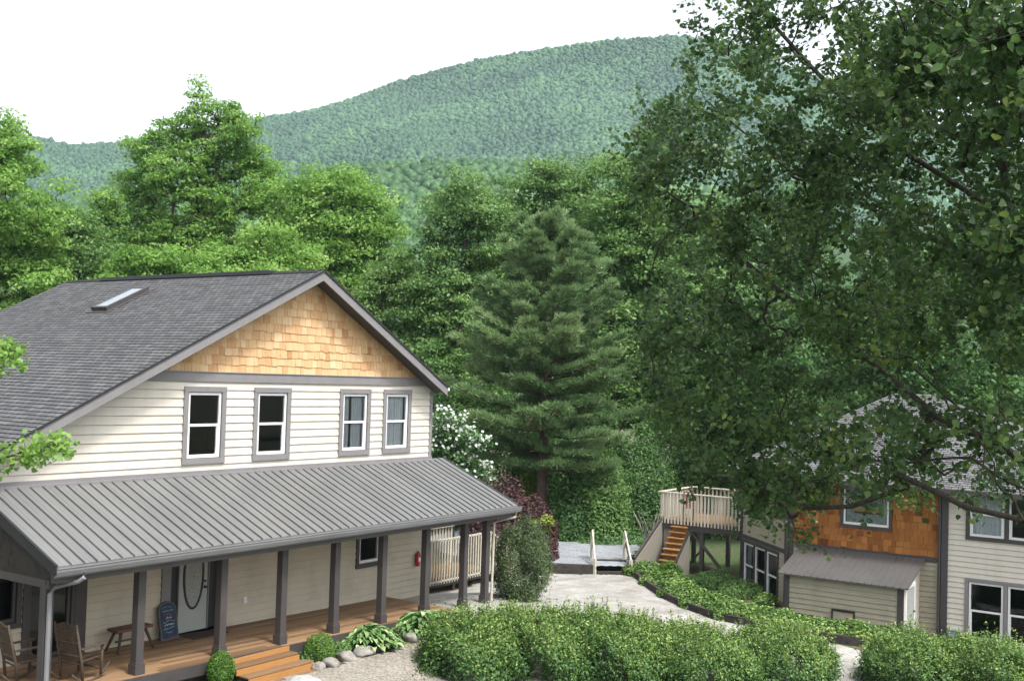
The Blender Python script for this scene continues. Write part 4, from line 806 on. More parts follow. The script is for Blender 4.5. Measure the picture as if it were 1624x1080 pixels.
# ------------------------------------------------------------------ ground, drive, gravel
def axis(fine0, fine1, st, far):
    a = list(np.arange(fine0, fine1+st/2, st)); s = st; x = a[-1]
    while x < far: s *= 1.3; x += s; a.append(x)
    s = st; x = a[0]; pre = []
    while x > -far: s *= 1.3; x -= s; pre.append(x)
    return np.array(pre[::-1]+a)
gx, gy = axis(-30, 30, .5, 2300), axis(-30, 22, .5, 2300)
X, Y = np.meshgrid(gx, gy, indexing='ij'); Z = gz(X, Y); n0, n1 = X.shape
i = np.arange(n0*n1).reshape(n0, n1); F = np.stack([i[:-1,:-1], i[1:,:-1], i[1:,1:], i[:-1,1:]], -1).reshape(-1, 4)
setp(fastmesh('ground', np.stack([X, Y, Z], -1).reshape(-1, 3), F, None, 'ground', None, True), kind='structure')
def inside(px_, py_, poly):
    c = np.zeros(px_.shape, bool); n = len(poly)
    for k in range(n):
        (xa, ya), (xb, yb) = poly[k], poly[(k+1) % n]
        c ^= ((ya > py_) != (yb > py_)) & (px_ < (xb-xa)*(py_-ya)/(yb-ya+1e-12)+xa)
    return c
def sheet(name, poly, mat, off, st=.125, zf=None, wob=.06):
    P = np.array(poly); x = np.arange(P[:,0].min()-.3, P[:,0].max()+.3, st); y = np.arange(P[:,1].min()-.3, P[:,1].max()+.3, st)
    X, Y = np.meshgrid(x, y, indexing='ij'); Xc, Yc = X[:-1,:-1]+st/2, Y[:-1,:-1]+st/2
    w = wob*np.sin(Xc*3.1+Yc*2.3)+wob*.6*np.sin(Xc*7.7-Yc*5.1); m = inside(Xc+w, Yc+w, poly)
    Z = (gz(X, Y) if zf is None else zf(X, Y))+off; i = np.arange(X.size).reshape(X.shape)
    F = np.stack([i[:-1,:-1], i[1:,:-1], i[1:,1:], i[:-1,1:]], -1)[m]; u, inv_ = np.unique(F, return_inverse=True)
    return setp(fastmesh(name, np.stack([X, Y, Z], -1).reshape(-1, 3)[u], inv_.reshape(-1, 4), None, mat, None, True), kind='structure')
sheet('driveway', [(-1.62,-2.7),(-1.62,-.1),(.1,-.05),(2.5,.25),(5.0,2.2),(6.1,2.5),(8.8,-.3),(9.6,-1.2),(8.7,-2.6),(7.3,-4.4),(5.6,-6.6),(5.3,-8.5),(5.6,-10.2),(5.2,-15),(-1.5,-15),(-.6,-10),(-2.0,-5.5),(-2.4,-3.2)], 'drive', .03)
sheet('gravel_path', [(-2.2,-3.15),(-9.6,-3.15),(-13,-5),(-13,-9),(-6,-9),(-2.2,-5.6)], 'gravel', .022)
sheet('gravel_lot', [(5.95,2.7),(8.8,-.22),(9.6,-1.1),(11.4,-.1),(14.6,1.0),(17,4),(15,9),(9,8)], 'bluegravel', 0, .2, lotz, .02)

# ------------------------------------------------------------------ rocks and planting
def rock(label, x, y, s, mat='rock', sq=(1,.8,.62), group='rocks edging the porch bed', seed=0):
    import bmesh
    rr = np.random.default_rng(seed+5); bm = bmesh.new(); bmesh.ops.create_icosphere(bm, subdivisions=3, radius=1.0)
    pl = rr.normal(size=(11, 3)); pl /= np.linalg.norm(pl, axis=1)[:, None]; h = .62+.3*rr.random(11)
    for v in bm.verts:
        c = np.array(v.co); f = 1.0
        for q, hh in zip(pl, h):
            dq = c@q
            if dq*f > hh: f = hh/dq
        c = c*f*(1+.03*math.sin(c[0]*9+seed)+.03*math.sin(c[1]*11+c[2]*8)); v.co = Vector(c*s*np.array(sq))
    me = D.meshes.new('rock'); bm.to_mesh(me); bm.free(); me.shade_smooth(); me.materials.append(M[mat]); o = D.objects.new('rock', me); COL.objects.link(o)
    o.location = (x, y, g(x, y)+s*sq[2]*.35); o.rotation_euler = (0, 0, rr.random()*6); setp(o, label, 'rock', group); return o
rock('pale rock beside the lowest porch step', -7.25,-3.02,.19, seed=1)
rock('flat pale rock below the round boxwood', -6.92,-3.05,.23, seed=2)
rock('pale rock right of the round boxwood', -6.32,-2.98,.25, seed=3)
rock('pale boulder in front of the left hosta', -5.75,-2.95,.25, seed=4)
rock('small low rock at the right foot of the left hosta', -5.25,-2.9,.14, seed=5)
rock('smallest rock between the two hostas', -4.6,-2.88,.12, seed=6)
rock('tan rock at the left edge of the right hosta', -4.1,-2.95,.24, seed=7)
rock('large pale rock leaning out of the big hedge mound', -3.75,-3.45,.36, seed=8, group=None)
rock('large dark rock under the left end of the hedge', -4.75,-4.35,.5, 'darkrock', seed=9, group=None)
rock('pale rock hidden behind the boxwood against the deck', -5.9,-2.45,.2, seed=11)
rock('broad white stone slab at the foot of the steps', -8.2,-3.58,.40, 'slab', (1,.8,.25), None, seed=10)
def ball(label, x, y, r, h, mat, n, tint=(.5,.2), ls=.035): return shrub('boxwood', label, 'shrub', (x, y, g(x,y)), r, r, h, mat, n, ls, 'clipped boxwoods by the steps', tint, 'ball', lumps=20)
ball('bright rounded boxwood left of the porch steps', -9.5,-2.62,.25,.68,'boxwood_leaf',6500)
ball('round yellow green boxwood right of the porch steps', -6.86,-2.66,.30,.62,'boxwood_leaf',4600,(.62,.2))
def hosta(label, x, y, r, n=120, s=.26):
    root = empty('hosta', label, 'hosta', (x, y, g(x,y)), 0, 'hostas in the porch bed'); V = []; F = []; T = []
    for k in range(n):
        a = random.random()*6.28; rr = r*math.sqrt(random.random()); h = .12+.34*(1-(rr/r)**2)*random.uniform(.7,1.15); L = s*random.uniform(.7,1.15); w = L*.33
        c = np.array([rr*math.cos(a), rr*math.sin(a), h]); d = np.array([math.cos(a), math.sin(a), .1]); sd = np.array([-math.sin(a), math.cos(a), 0])
        i = len(V); zz = np.array([0,0,1.])
        V += [c-d*L*.4, c-d*L*.12+sd*w+zz*.03, c+d*L*.25+sd*w*.75+zz*.02, c+d*L*.6-zz*L*.32, c+d*L*.25-sd*w*.75+zz*.02, c-d*L*.12-sd*w+zz*.03, c+d*L*.08+zz*.0]
        F += [[i,i+1,i+6,i+5],[i+1,i+2,i+3,i+6],[i+6,i+3,i+4,i+5]]; T += [min(1,max(0,random.gauss(.5,.25)))]*3
    fastmesh('foliage', np.array(V), np.array(F), np.array(T), 'hosta_leaf', root); return
    A = np.zeros((n//3,3)); B = np.array([[random.gauss(0,r*.4), random.gauss(0,r*.4), .3] for _ in range(n//3)]); pass
hosta('large leafy hosta midway along the porch bed', -5.2,-2.62,.66,230,.28)
hosta('hosta at the right end of the porch bed beside the hedge', -3.4,-2.72,.75,260,.28)
shrub('low_plant', 'low blue green plant between the round boxwood and the hosta', 'plant', (-6.2,-2.62,g(-6.2,-2.62)), .3,.25,.36,'mid_leaf',900,.06)
shrub('low_plant', 'small dark plant tucked left of the round boxwood', 'plant', (-7.2,-2.6,g(-7.2,-2.6)), .22,.2,.34,'dark_leaf',700,.05)
shrub('low_plant', 'low dull green plant between the two hostas by the deck', 'plant', (-4.1,-2.55,g(-4.1,-2.55)), .32,.2,.3,'grey_green_leaf',900,.05)
shrub('low_plant', 'grassy plant at the foot of the left porch post', 'plant', (-10.2,-2.75,g(-10.2,-2.75)), .6,.3,.16,'grey_green_leaf',1200,.07)
# the hedge mounds in front
def hedge(label, x, y, rx, ry, h, n, tint=(.45,.2), rz=0.0): return shrub('hedge_shrub', label, 'shrub', (x, y, g(x,y)), rx, ry, h, 'hedge_leaf', n, .062, 'loose hedge mounds in the foreground', tint, lumps=24, aspect=.5, parent_rot=rz, spiky=.07, bump=.16)
for lab, px, top, hw, d, n in (('left end hedge mound over the dark rock', 752,968,90,24.6,24000), ('hedge mound in front of the conical shrub', 852,958,94,25.2,24000), ('hedge mound in front of the pale drive, centre of the row', 980,972,94,25.4,24000),
  ('hedge mound below the curved border shadow strip', 1108,990,94,25.6,22000), ('hedge mound in front of the lean-to, left of the pale gap', 1240,993,86,26.2,22000), ('hedge mound right of the pale gap in the hedge row', 1450,1002,84,26.2,22000), ('hedge mound in the bottom right corner below the white windows', 1580,1008,86,25.4,22000), ('last hedge mound cut off by the right edge', 1690,1035,90,25.0,16000)):
    hedge_px(lab, px, top, hw, d, int(n*1.0), ry=1.85)
shrub('conical_shrub', 'dark grey green conical shrub standing before the ramp', 'shrub', (1.25,-2.35,g(1.25,-2.35)), .63,.63,1.92,'grey_green_leaf',28000,.058,None,(.48,.27),'ball',lumps=18,spiky=.15,bump=.5,aspect=.45)
# border strip along the drive
bp = [(9.95,-1.75),(8.9,-2.95),(7.75,-4.2),(6.75,-5.4),(6.15,-6.6),(5.95,-7.8),(6.1,-8.9),(6.55,-9.9),(7.1,-10.9),(7.6,-11.9)]
blabels = ['border clump at the far end by the stair foot', 'border clump second from the stair foot', 'border clump before the stair skirt', 'border clump left of the bay windows', 'border clump before the bay windows', 'border clump right of the bay windows', 'border clump at the left end of the lean-to', 'border clump below the lean-to vent', 'border clump below the lean-to door', 'border clump by the corner downspout']
for k, (x, y) in enumerate(bp): shrub('border_shrub', 'low leafy '+blabels[k], 'shrub', (x, y, g(x,y)), .95,.6,.62,'hedge_leaf',4200,.085,'low border shrubs along the drive',(.5,.24),parent_rot=rad(-52 if k < 5 else -75))
be = empty('border_shadow_strip', 'dark low strip for the shadow under the curved drive border', 'edging', (6.5,-6,g(6.5,-6))); o = np.array([6.5,-6,g(6.5,-6)])  # added strip, paints the dark shadow under the border foliage
mb = MB(); ep = [(9.6,-1.3)]+[(x-.62, y+.42) for x, y in bp[1:5]]+[(x-.66, y+.1) for x, y in bp[5:]]
for a, b in zip(ep, ep[1:]): mb.beam(np.array([*a, g(*a)+.1])-o, np.array([*b, g(*b)+.1])-o, .12, .26)
mb.build('beam', 'timber', be)
for lab, x, y, rx, h, n, mt in (('leafy shrub at the foot of the deck stair', 9.9,-2.5,.6,.8,2500,'boxwood_leaf'), ('dark fern like shrub under the raised deck', 11.2,-3.6,.9,.6,3200,'mid_leaf'), ('dark shrub below the bay windows', 10.4,-4.9,.9,.55,3200,'mid_leaf'), ('bright shrub at the bay corner', 9.2,-6.2,.5,.45,1500,'hedge_leaf')):
    shrub('garden_shrub', lab, 'shrub', (x, y, g(x,y)), rx, rx*.8, h, mt, n, .08)
# ------------------------------------------------------------------ trees behind the houses
G1 = 'broadleaf trees behind the cream house'; G2 = 'trees behind the pine'; G3 = 'trees behind the near branches'
tree('broadleaf_tree', 'bright green tree cut off by the left edge of the picture', 'tree', -5, 200, 118, 52, 'bright_leaf', G1, bot=640, nclump=210, per=120, lsize=.25, clump=.85, tint=(.52,.2), lobes=[(10,255,55,45,0),(-40,300,80,70,0),(45,330,55,60,-1),(20,400,70,60,0),(60,450,40,40,-1),(-60,420,90,100,1),(20,500,70,70,0),(-10,225,40,35,0)])
tree('broadleaf_tree', 'dull dark green small tree between the left edge tree and the tall one', 'tree', 110, 335, 75, 58, 'mid_leaf', G1, bot=620, nclump=110, per=110, lsize=.24, tint=(.45,.2), lobes=[(110,370,45,35,0),(80,430,50,50,0),(150,430,50,50,0),(110,500,80,60,0)])
tree('broadleaf_tree', 'tallest airy bright green tree behind the roof ridge', 'tree', 310, 128, 150, 64, 'bright_leaf', G1, bot=620, nclump=700, per=56, lsize=.25, clump=.66, tint=(.45,.2),
     lobes=[(316,150,13,26,0),(332,195,40,32,0),(380,212,34,32,-1),(288,215,34,32,1),(246,236,28,32,0),(224,262,20,32,0),(402,258,36,38,0),(340,262,58,42,0),(272,285,50,38,-1),(238,318,32,32,1),(182,345,40,24,0),(150,378,40,26,1),(424,318,44,42,-1),(458,352,30,32,0),(330,335,70,46,0),(250,380,80,40,0),(370,396,90,42,0),(180,412,60,36,0),(205,300,26,24,1),(165,318,24,18,-1),(128,362,26,20,0),(360,172,16,16,-1),(262,200,18,18,1),(212,238,14,16,0),(430,276,22,20,0),(120,400,50,30,0)])
tree('broadleaf_tree', 'round bright green tree above the gable, right of the tall one', 'tree', 545, 268, 100, 60, 'bright_leaf', G1, bot=600, nclump=210, per=110, lsize=.25, tint=(.50,.2), lobes=[(530,300,46,34,0),(570,330,48,40,0),(490,320,42,36,0),(600,370,36,40,0),(540,390,70,50,0),(620,430,30,40,1),(570,460,60,50,0),(480,400,60,60,0)])
tree('broadleaf_tree', 'low yellow green tree rising right behind the roof ridge', 'tree', 420, 345, 90, 54, 'bright_leaf', G1, bot=560, nclump=110, per=110, lsize=.22, clump=.75, tint=(.62,.2), lobes=[(430,385,40,28,0),(390,420,45,30,0),(470,420,40,30,0),(350,430,40,30,0),(430,450,90,40,0)])
tree('broadleaf_tree', 'small bright tree behind the ridge vent of the grey roof', 'tree', 250, 385, 80, 52, 'bright_leaf', G1, bot=560, nclump=90, per=100, lsize=.22, clump=.75, tint=(.4,.2), lobes=[(250,415,45,25,0),(200,430,40,28,0),(300,430,45,25,0),(250,460,90,30,0)])
tree('broadleaf_tree', 'pale sage green tree just right of the gable peak', 'tree', 640, 400, 55, 56, 'mid_leaf', G1, bot=640, nclump=130, per=100, lsize=.22, clump=.7, tint=(.75,.2), lobes=[(640,430,40,30,0),(600,470,40,40,0),(660,500,45,50,0),(620,560,60,60,0)])
tree('broadleaf_tree', 'tall dark tree with glinting leaves right of the gable', 'tree', 740, 275, 80, 55, 'mid_leaf', G2, bot=760, nclump=300, per=110, lsize=.22, clump=.75, tint=(.5,.24), lobes=[(745,300,30,28,0),(725,340,45,40,0),(770,350,40,40,0),(705,400,45,50,0),(760,420,60,60,0),(690,480,55,60,0),(740,520,70,60,0),(690,580,60,70,-1),(740,640,80,80,0)])
tree('broadleaf_tree', 'broad mid green tree directly behind the pine top', 'tree', 860, 258, 110, 62, 'mid_leaf', G2, bot=760, nclump=330, per=110, lsize=.26, tint=(.55,.22), lobes=[(870,280,36,24,0),(830,310,46,34,0),(905,310,46,34,0),(800,350,50,40,0),(950,340,50,40,0),(870,370,90,50,0),(830,450,100,70,0),(930,460,90,80,0),(880,560,130,100,0),(950,275,22,26,0)])
tree('broadleaf_tree', 'yellow tinged tree right of the pine top', 'tree', 985, 250, 100, 58, 'mid_leaf', G2, bot=760, nclump=300, per=110, lsize=.25, tint=(.6,.2), lobes=[(970,275,24,24,0),(1010,290,36,34,0),(985,340,50,45,0),(1040,350,50,50,0),(1000,420,70,60,0),(1060,460,70,70,0),(1020,540,90,90,0),(1010,640,80,80,0)])
for px, top, hw, d, mt, lab in ((1130,300,130,60,'mid_leaf','dark green tree behind the left part of the near branches'),(1270,270,130,63,'dark_leaf','dark tree behind the middle of the near branches'),(1420,330,140,56,'dark_leaf','dark tree above the second house roof'),(1580,330,140,58,'dark_leaf','dark tree at the right edge behind the second house'),(1180,480,110,50,'dark_leaf','lower dark tree behind the raised deck')):
    tree('broadleaf_tree', lab, 'tree', px, top, hw, d, mt, G3, bot=800, nclump=240, per=90, lsize=.3, clump=1.05, tint=(.5,.22))
def pine(label, px, top, base, hw, d):
    T = at(px, top, d); S = d/FPX; z0 = g(T[0], T[1]); H = T[2]-z0; R = hw*S; root = empty('pine_tree', label, 'tree', (T[0], T[1], z0))
    V, F = edges_mesh(np.array([[0,0,H*f*.985] for f in np.linspace(0, .875, 8)]), np.array([[0,0,H*f*.985] for f in np.linspace(1/8, 1, 8)]), np.linspace(.25,.06,8), np.linspace(.22,.03,8), 9); fastmesh('trunk', V, F, None, 'pinebark', root, True)
    A, B, ra, rb, P, Dn, Tn = [], [], [], [], [], [], []
    z = .235; tier = 0
    while z < .985:
        t = (z-.235)/.75; L = R*(1-t)**.62*min(1, .62+2.6*t)+.22; nb = 7 if t < .8 else 5; ph = random.random()*6.28; tier += 1
        for k in range(nb):
            an = ph+k*6.28/nb+random.gauss(0,.22); l = L*random.uniform(.66,1.14); up_ = -.10+.85*t**1.3+random.gauss(0,.06); d_ = np.array([math.cos(an), math.sin(an), 0]); side = np.array([-d_[1], d_[0], 0])
            p = np.array([0,0,H*(z+random.gauss(0,.006))]); n = max(4, int(l/.34)); prev = p; bt = random.gauss(.0,.12)
            for j in range(1, n+1):
                f = j/n; q = p+d_*l*f+np.array([0,0, l*(up_*f+.16*f*f)]); r = .045*(1-t*.6)*(1-f*.8); A.append(prev); B.append(q); ra.append(r*1.15); rb.append(r); prev = q
                if f > .2:
                    for s in (-1, -.5, 0, .5, 1):                       # flat sprays, tufts turned up at their tips
                        wv = min(.95, l*.38)*(1.18-f)**.6*abs(s)+.02; tq = q+side*math.copysign(wv, s)*random.uniform(.75,1.1)+d_*wv*random.uniform(.2,.7)+np.array([0,0,.05+.10*random.random()])
                        A.append(q); B.append(tq); ra.append(.010); rb.append(.005)
                        for e in ((.55, 1.0) if abs(s) > .6 else (1.0,)): P.append(q+(tq-q)*e); Dn.append(d_*.55+np.array([0,0,.75])+.45*(tq-q)/(np.linalg.norm(tq-q)+.01)); Tn.append(.40+bt+.22*e*f)
        z += .052-.012*t+.008*random.random()
    V, F = edges_mesh(np.array(A), np.array(B), np.array(ra), np.array(rb), 4); fastmesh('branches', V, F, None, 'pinebark', root, True)
    P = np.array(P); Dn = unit(np.array(Dn)); per = 44; P2 = np.repeat(P, per, 0); D2 = unit(np.repeat(Dn, per, 0)*1.0+RNG.normal(size=(len(P)*per, 3))*.48); L = .25*(.6+.6*RNG.random(len(P2)))
    P2 = P2+RNG.normal(size=P2.shape)*np.array([.07,.07,.025]); sd = unit(np.cross(D2, rdir(len(P2)))); w = .028
    V = np.stack([P2-sd*w*.5, P2+sd*w*.5, P2+D2*L[:, None]+sd*w*.25, P2+D2*L[:, None]-sd*w*.25], 1).reshape(-1, 3); F = np.arange(len(V)).reshape(-1, 4)
    tn = np.clip(np.repeat(np.array(Tn)+RNG.normal(size=len(P))*.08, per)+RNG.normal(size=len(P2))*.10, 0, 1); fastmesh('needles', V, F, tn, 'pine_needle', root); print('pine', len(P), len(P2)); return root
pine('large soft needled pine with a bare reddish lower trunk', 872, 350, 860, 158, 46)
# understory
def ush(label, px, top, base, hw, d, mt, n=5000, ls=.125, group='shrubs below the pine', cat='shrub', name='shrub', tint=(.45,.22), **k):
    p = at(px, base, d); S = d/FPX; z0 = g(p[0], p[1]); h = at(px, top, d)[2]-z0
    return shrub(name, label, cat, (p[0], p[1], z0), hw*S, hw*S*.8, h, mt, int(n*1.7), ls, group, tint, **k)
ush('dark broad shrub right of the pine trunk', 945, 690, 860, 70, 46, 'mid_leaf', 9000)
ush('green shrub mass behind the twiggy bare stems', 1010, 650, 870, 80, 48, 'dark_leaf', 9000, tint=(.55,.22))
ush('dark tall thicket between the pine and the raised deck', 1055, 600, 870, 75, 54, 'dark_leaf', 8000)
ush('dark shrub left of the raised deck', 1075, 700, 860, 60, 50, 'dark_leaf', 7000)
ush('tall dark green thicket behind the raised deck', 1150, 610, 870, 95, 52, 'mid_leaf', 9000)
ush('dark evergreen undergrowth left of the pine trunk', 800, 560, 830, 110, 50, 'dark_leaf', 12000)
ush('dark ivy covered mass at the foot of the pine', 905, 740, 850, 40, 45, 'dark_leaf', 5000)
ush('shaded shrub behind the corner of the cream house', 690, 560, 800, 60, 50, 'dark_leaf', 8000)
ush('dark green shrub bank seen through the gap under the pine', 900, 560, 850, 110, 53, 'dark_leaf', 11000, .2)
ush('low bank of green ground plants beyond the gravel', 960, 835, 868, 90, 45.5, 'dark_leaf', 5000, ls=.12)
ush('small yellow green shrub lit between dogwood and pine trunk', 838, 728, 800, 26, 47, 'yellow_leaf', 3500, .12)
ush('purple leaved shrub behind the ramp railing', 832, 768, 872, 62, 39, 'purple_leaf', 9000, .10, 'purple leaved shrubs by the ramp', tint=(.5,.25))
ush('taller purple leaved shrub below the dogwood', 802, 738, 870, 46, 40.5, 'purple_leaf', 6000, .10, 'purple leaved shrubs by the ramp', tint=(.5,.25))
ush('purple shrub partly under the porch roof corner', 765, 790, 880, 44, 38, 'purple_leaf', 5000, .10, 'purple leaved shrubs by the ramp', tint=(.4,.25))
tree('sapling', 'thin pale yellow green sapling by the gravel lot', 'tree', 860, 812, 18, 38, 'yellow_leaf', None, bot=850, nclump=12, per=26, lsize=.12, clump=.2, tint=(.5,.25), lobes=[(860,828,14,12,0),(850,842,9,10,0),(868,838,9,9,0)])
r = tree('dogwood_tree', 'dogwood covered in white blossom beside the house corner', 'tree', 725, 650, 45, 40, 'dark_leaf', None, bot=800, nclump=90, per=60, lsize=.15, clump=.45, tint=(.5,.2), lobes=[(705,680,28,24,0),(735,705,36,26,0),(700,725,34,26,0),(745,745,28,22,0),(715,760,40,30,0)])
cr = [c for c in r.children if c.name.startswith('crown')][0]; vv = np.empty(len(cr.data.vertices)*3); cr.data.vertices.foreach_get('co', vv); vv = vv.reshape(-1, 4, 3).mean(1)
sel = vv[RNG.choice(len(vv), 800, replace=False)]; cc = vv.mean(0); dd_ = sel-cc; sel = sel+unit(dd_)*.14+[0,0,.07]
V, F, k = leaves(sel, unit(np.array([-.45,-.45,.7])+RNG.normal(size=sel.shape)*.35), .135, .95); fastmesh('blossom', V, F, np.repeat(np.clip(RNG.normal(size=len(sel))*.3+.5, 0, 1), k), 'blossom', r)
tw = empty('bare_shrub', 'pale bare twiggy stems left of the raised deck', 'shrub', tuple(at(1030, 872, 43)*[1,1,0]+[0,0,g(*at(1030,872,43)[:2])])); A = []; B = []
for k in range(16):
    a = np.array([random.gauss(0,.12), random.gauss(0,.12), 0]); an = random.random()*6.28
    for s in range(4): b = a+np.array([math.cos(an)*.09*s, math.sin(an)*.09*s, random.uniform(.35,.5)]); A.append(a); B.append(b); a = b
V, F = edges_mesh(np.array(A), np.array(B), np.full(len(A),.016), np.full(len(A),.012), 5); fastmesh('stem', V, F, None, plain('pale_twig', (.22,.22,.18), .8, .2, 5), tw)

# ------------------------------------------------------------------ the near tree, its trunk out of the picture on the right
def inpoly(n, poly):
    P = np.array(poly); lo_, hi_ = P.min(0), P.max(0); out = np.empty((0, 2))
    while len(out) < n:
        q = lo_+RNG.random((n*2, 2))*(hi_-lo_); out = np.concatenate([out, q[inside(q[:,0], q[:,1], poly)]])
    return out[:n]
def near_tree(label, base_px, base_d, trunk_px, branches, zones, leafm, lsize, depth, tip=.0029, R=.27, per=44, tint=(.44,.25), rexp=.425, bare=0, dn=1.15):
    b = at(base_px, 540, base_d); z0 = g(b[0], b[1]); O = np.array([b[0], b[1], z0]); root = empty('tree', label, 'tree', tuple(O))
    tr = [np.zeros(3)]+[at(x, y, d)-O for x, y, d in trunk_px]; start = [(tr, -1)]; base_n = len(tr)
    for pi, pl in branches:
        pts = [at(x, y, d)-O for x, y, d in pl]; start.append((pts, pi if pi >= 0 else base_n+pi)); base_n += len(pts)
    C = []
    for n, poly in zones:
        q = inpoly(n, poly); dd = np.array([depth(x, y) for x, y in q])+RNG.normal(size=n)*dn; C += [at(x, y, max(4.2, d))-O for (x, y), d in zip(q, dd)]
    C = np.array(C); a, e, ra, rb, nd, par = skeleton(start, C, tip, rexp, jit=.09, up_bias=.25, mid=4)
    V, F = edges_mesh(a, e, ra, rb, 6); nb = len(tr)-1
    fastmesh('trunk', V, F, None, 'bark', root, True)
    # twigs and blades round every attractor
    if bare:
        keep = np.array([i for i in range(len(C)) if i < len(C)-bare or i % 4 == 0]); C = C[keep]
    n = len(C); tw_ = RNG.normal(size=(n*5, 3))*R*.55; s0 = np.repeat(C, 5, 0); s1 = s0+tw_
    V, F = edges_mesh(s0, s1, np.full(n*5, .0028), np.full(n*5, .0016), 4); fastmesh('twig', V, F, None, 'bark', root)
    f = RNG.random((n*per, 1)); idx = RNG.integers(0, 5, n*per)+np.repeat(np.arange(n)*5, per)
    P = s0[idx]+(s1[idx]-s0[idx])*(.2+.95*f)+RNG.normal(size=(n*per, 3))*lsize*.75
    Nn = unit(RNG.normal(size=P.shape)*.75+np.array([0,0,.6])); tn = np.clip(tint[0]+np.repeat(RNG.normal(size=n)*tint[1]*.5, per)+RNG.normal(size=n*per)*tint[1]*.8, 0, 1)
    V, F, k = leaves(P, Nn, lsize*(.65+.6*RNG.random(n*per)), .82, 'blade', .10, droop=.5); fastmesh('crown', V, F, np.repeat(tn, k), leafm, root); return root
dep = lambda x, y: 12.3-4.0*min(1.2, max(0, (x-1000)/700))-1.2*max(0, min(1, (250-y)/300))*max(0, (x-1200)/400)
near_tree('near dark leaved tree reaching in from the right side', 1850, 8.6, [(1840,820,8.6),(1800,560,8.5),(1790,300,8.4),(1780,60,8.3),(1770,-250,8.2)],
 [(1, [(1720,800,8.4),(1624,735,8.5),(1578,697,8.7),(1546,669,8.9),(1514,641,9.1),(1450,585,9.4),(1400,520,9.7),(1370,440,10)]),
  (8, [(1521,680,8.9),(1484,660,9.1),(1459,637,9.3),(1380,572,9.8),(1290,500,10.4),(1240,465,10.7),(1165,400,11.3),(1110,330,11.8)]),
  (6, [(1660,790,8.1),(1590,760,8.2),(1540,725,8.4),(1490,727,8.6),(1430,735,8.9),(1340,725,9.4),(1300,708,9.7)]),
  (6, [(1700,850,7.6),(1624,825,7.7),(1530,803,8.0),(1485,780,8.2),(1420,750,8.6),(1360,700,9.1),(1330,680,9.4)]),
  (33, [(1440,772,8.6),(1400,785,8.9),(1350,803,9.2),(1280,806,9.8),(1240,790,10)]),
  (2, [(1680,470,8.0),(1600,370,7.8),(1590,250,7.6),(1592,80,7.5),(1600,-80,7.4)]),
  (3, [(1700,260,8.2),(1600,190,8.4),(1480,60,8.8),(1420,-60,9)]),
  (3, [(1690,330,8.6),(1560,320,9.2),(1400,220,10),(1290,110,10.6),(1200,10,11)]),
  (3, [(1680,420,8.8),(1520,400,9.6),(1380,330,10.4),(1250,270,11.2),(1120,160,12)]) ],
 [(560, [(1040,170),(1090,60),(1200,150),(1400,185),(1640,150),(1900,150),(1900,620),(1620,590),(1480,570),(1380,575),(1290,625),(1190,690),(1080,690),(1010,600),(1010,480),(1040,380),(1020,250)]),
  (340, [(1095,-220),(1900,-220),(1900,150),(1640,150),(1400,185),(1200,150),(1085,80)]), (60, [(1350,40),(1640,0),(1640,190),(1400,200)]), (34, [(1170,770),(1280,720),(1400,655),(1620,660),(1620,760),(1480,790),(1330,780),(1250,840),(1180,800)]),
  (40, [(1110,690),(1190,660),(1340,640),(1330,720),(1250,790),(1120,770)]), (14, [(1005,190),(1045,180),(1060,330),(1015,300)]), (12, [(1160,760),(1240,740),(1310,800),(1270,850),(1180,800)]), (80, [(1250,690),(1420,650),(1620,640),(1620,790),(1480,800),(1330,810),(1240,800)])], 'near_leaf', .054, dep, per=84, bare=80)
near_tree('light green tree whose twigs reach in at the left edge', -420, 9.0, [(-410,700,9),(-400,400,9),(-380,100,9)], [(1, [(-300,640,9),(-150,600,9),(-40,570,9),(14,562,9)]), (1, [(-300,760,9),(-120,750,9),(-20,735,9),(50,712,9),(95,708,9)])],
 [(26, [(-160,530),(-20,535),(22,545),(26,590),(-10,610),(-160,630)]), (26, [(-160,690),(-10,700),(30,720),(38,760),(0,775),(-160,800)]), (9, [(20,712),(60,704),(98,700),(100,712),(40,728)]), (120, [(-700,100),(-300,60),(-170,300),(-190,800),(-700,800)])], 'bright_leaf', .058, lambda x, y: 9.0 if x > -170 else 9.4, dn=.22, R=.085, per=34, tint=(.62,.2))

# ------------------------------------------------------------------ mountain, wooded hill
def prof(pts):
    az, el = [], []
    for x, y in pts:
        v = at(x, y, 1)-CAM; az.append(math.atan2(v[0], v[1])); el.append(math.atan2(v[2], math.hypot(v[0], v[1])))
    return np.array(az), np.array(el)
maz, mel = prof([(-900,250),(-300,205),(0,217),(60,224),(110,234),(170,232),(250,222),(330,205),(415,192),(500,178),(560,160),(620,137),(700,114),(760,99),(860,82),(960,69),(1040,63),(1090,62),(1180,80),(1300,130),(1450,195),(1624,240),(2000,290),(2600,330)])
haz, hel = prof([(-500,330),(250,330),(420,300),(520,280),(600,270),(700,266),(800,266),(900,275),(1000,285),(1200,330),(1500,420),(2400,500)])
RM, RH = 1450., 470.
def mtn_z(az, r):
    h = CAM[2]+RM*np.tan(np.interp(az, maz, mel)); t = np.clip((r-560)/(RM-560), 0, 1.35); s = np.where(t < 1, t**1.25, 1-.9*(t-1)**1.2)
    n = np.sin(az*38+r*.006)*.5+np.sin(az*71-r*.011+2)*.3+np.sin(az*17+r*.004+1)*.6
    return -2+(h+2)*s+n*16*np.sin(np.clip(t, 0, 1)*math.pi)
def hill_z(az, r):
    h = CAM[2]+RH*np.tan(np.interp(az, haz, hel)); t = np.clip((r-150)/(RH-150), 0, 1.5); s = np.where(t < 1, t**1.35, 1-.8*(t-1))
    return -2.5+(h+2.5)*s+(np.sin(az*40+r*.02)*1.6+np.sin(az*90-r*.03)*.8)*np.sin(np.clip(t, 0, 1)*math.pi)
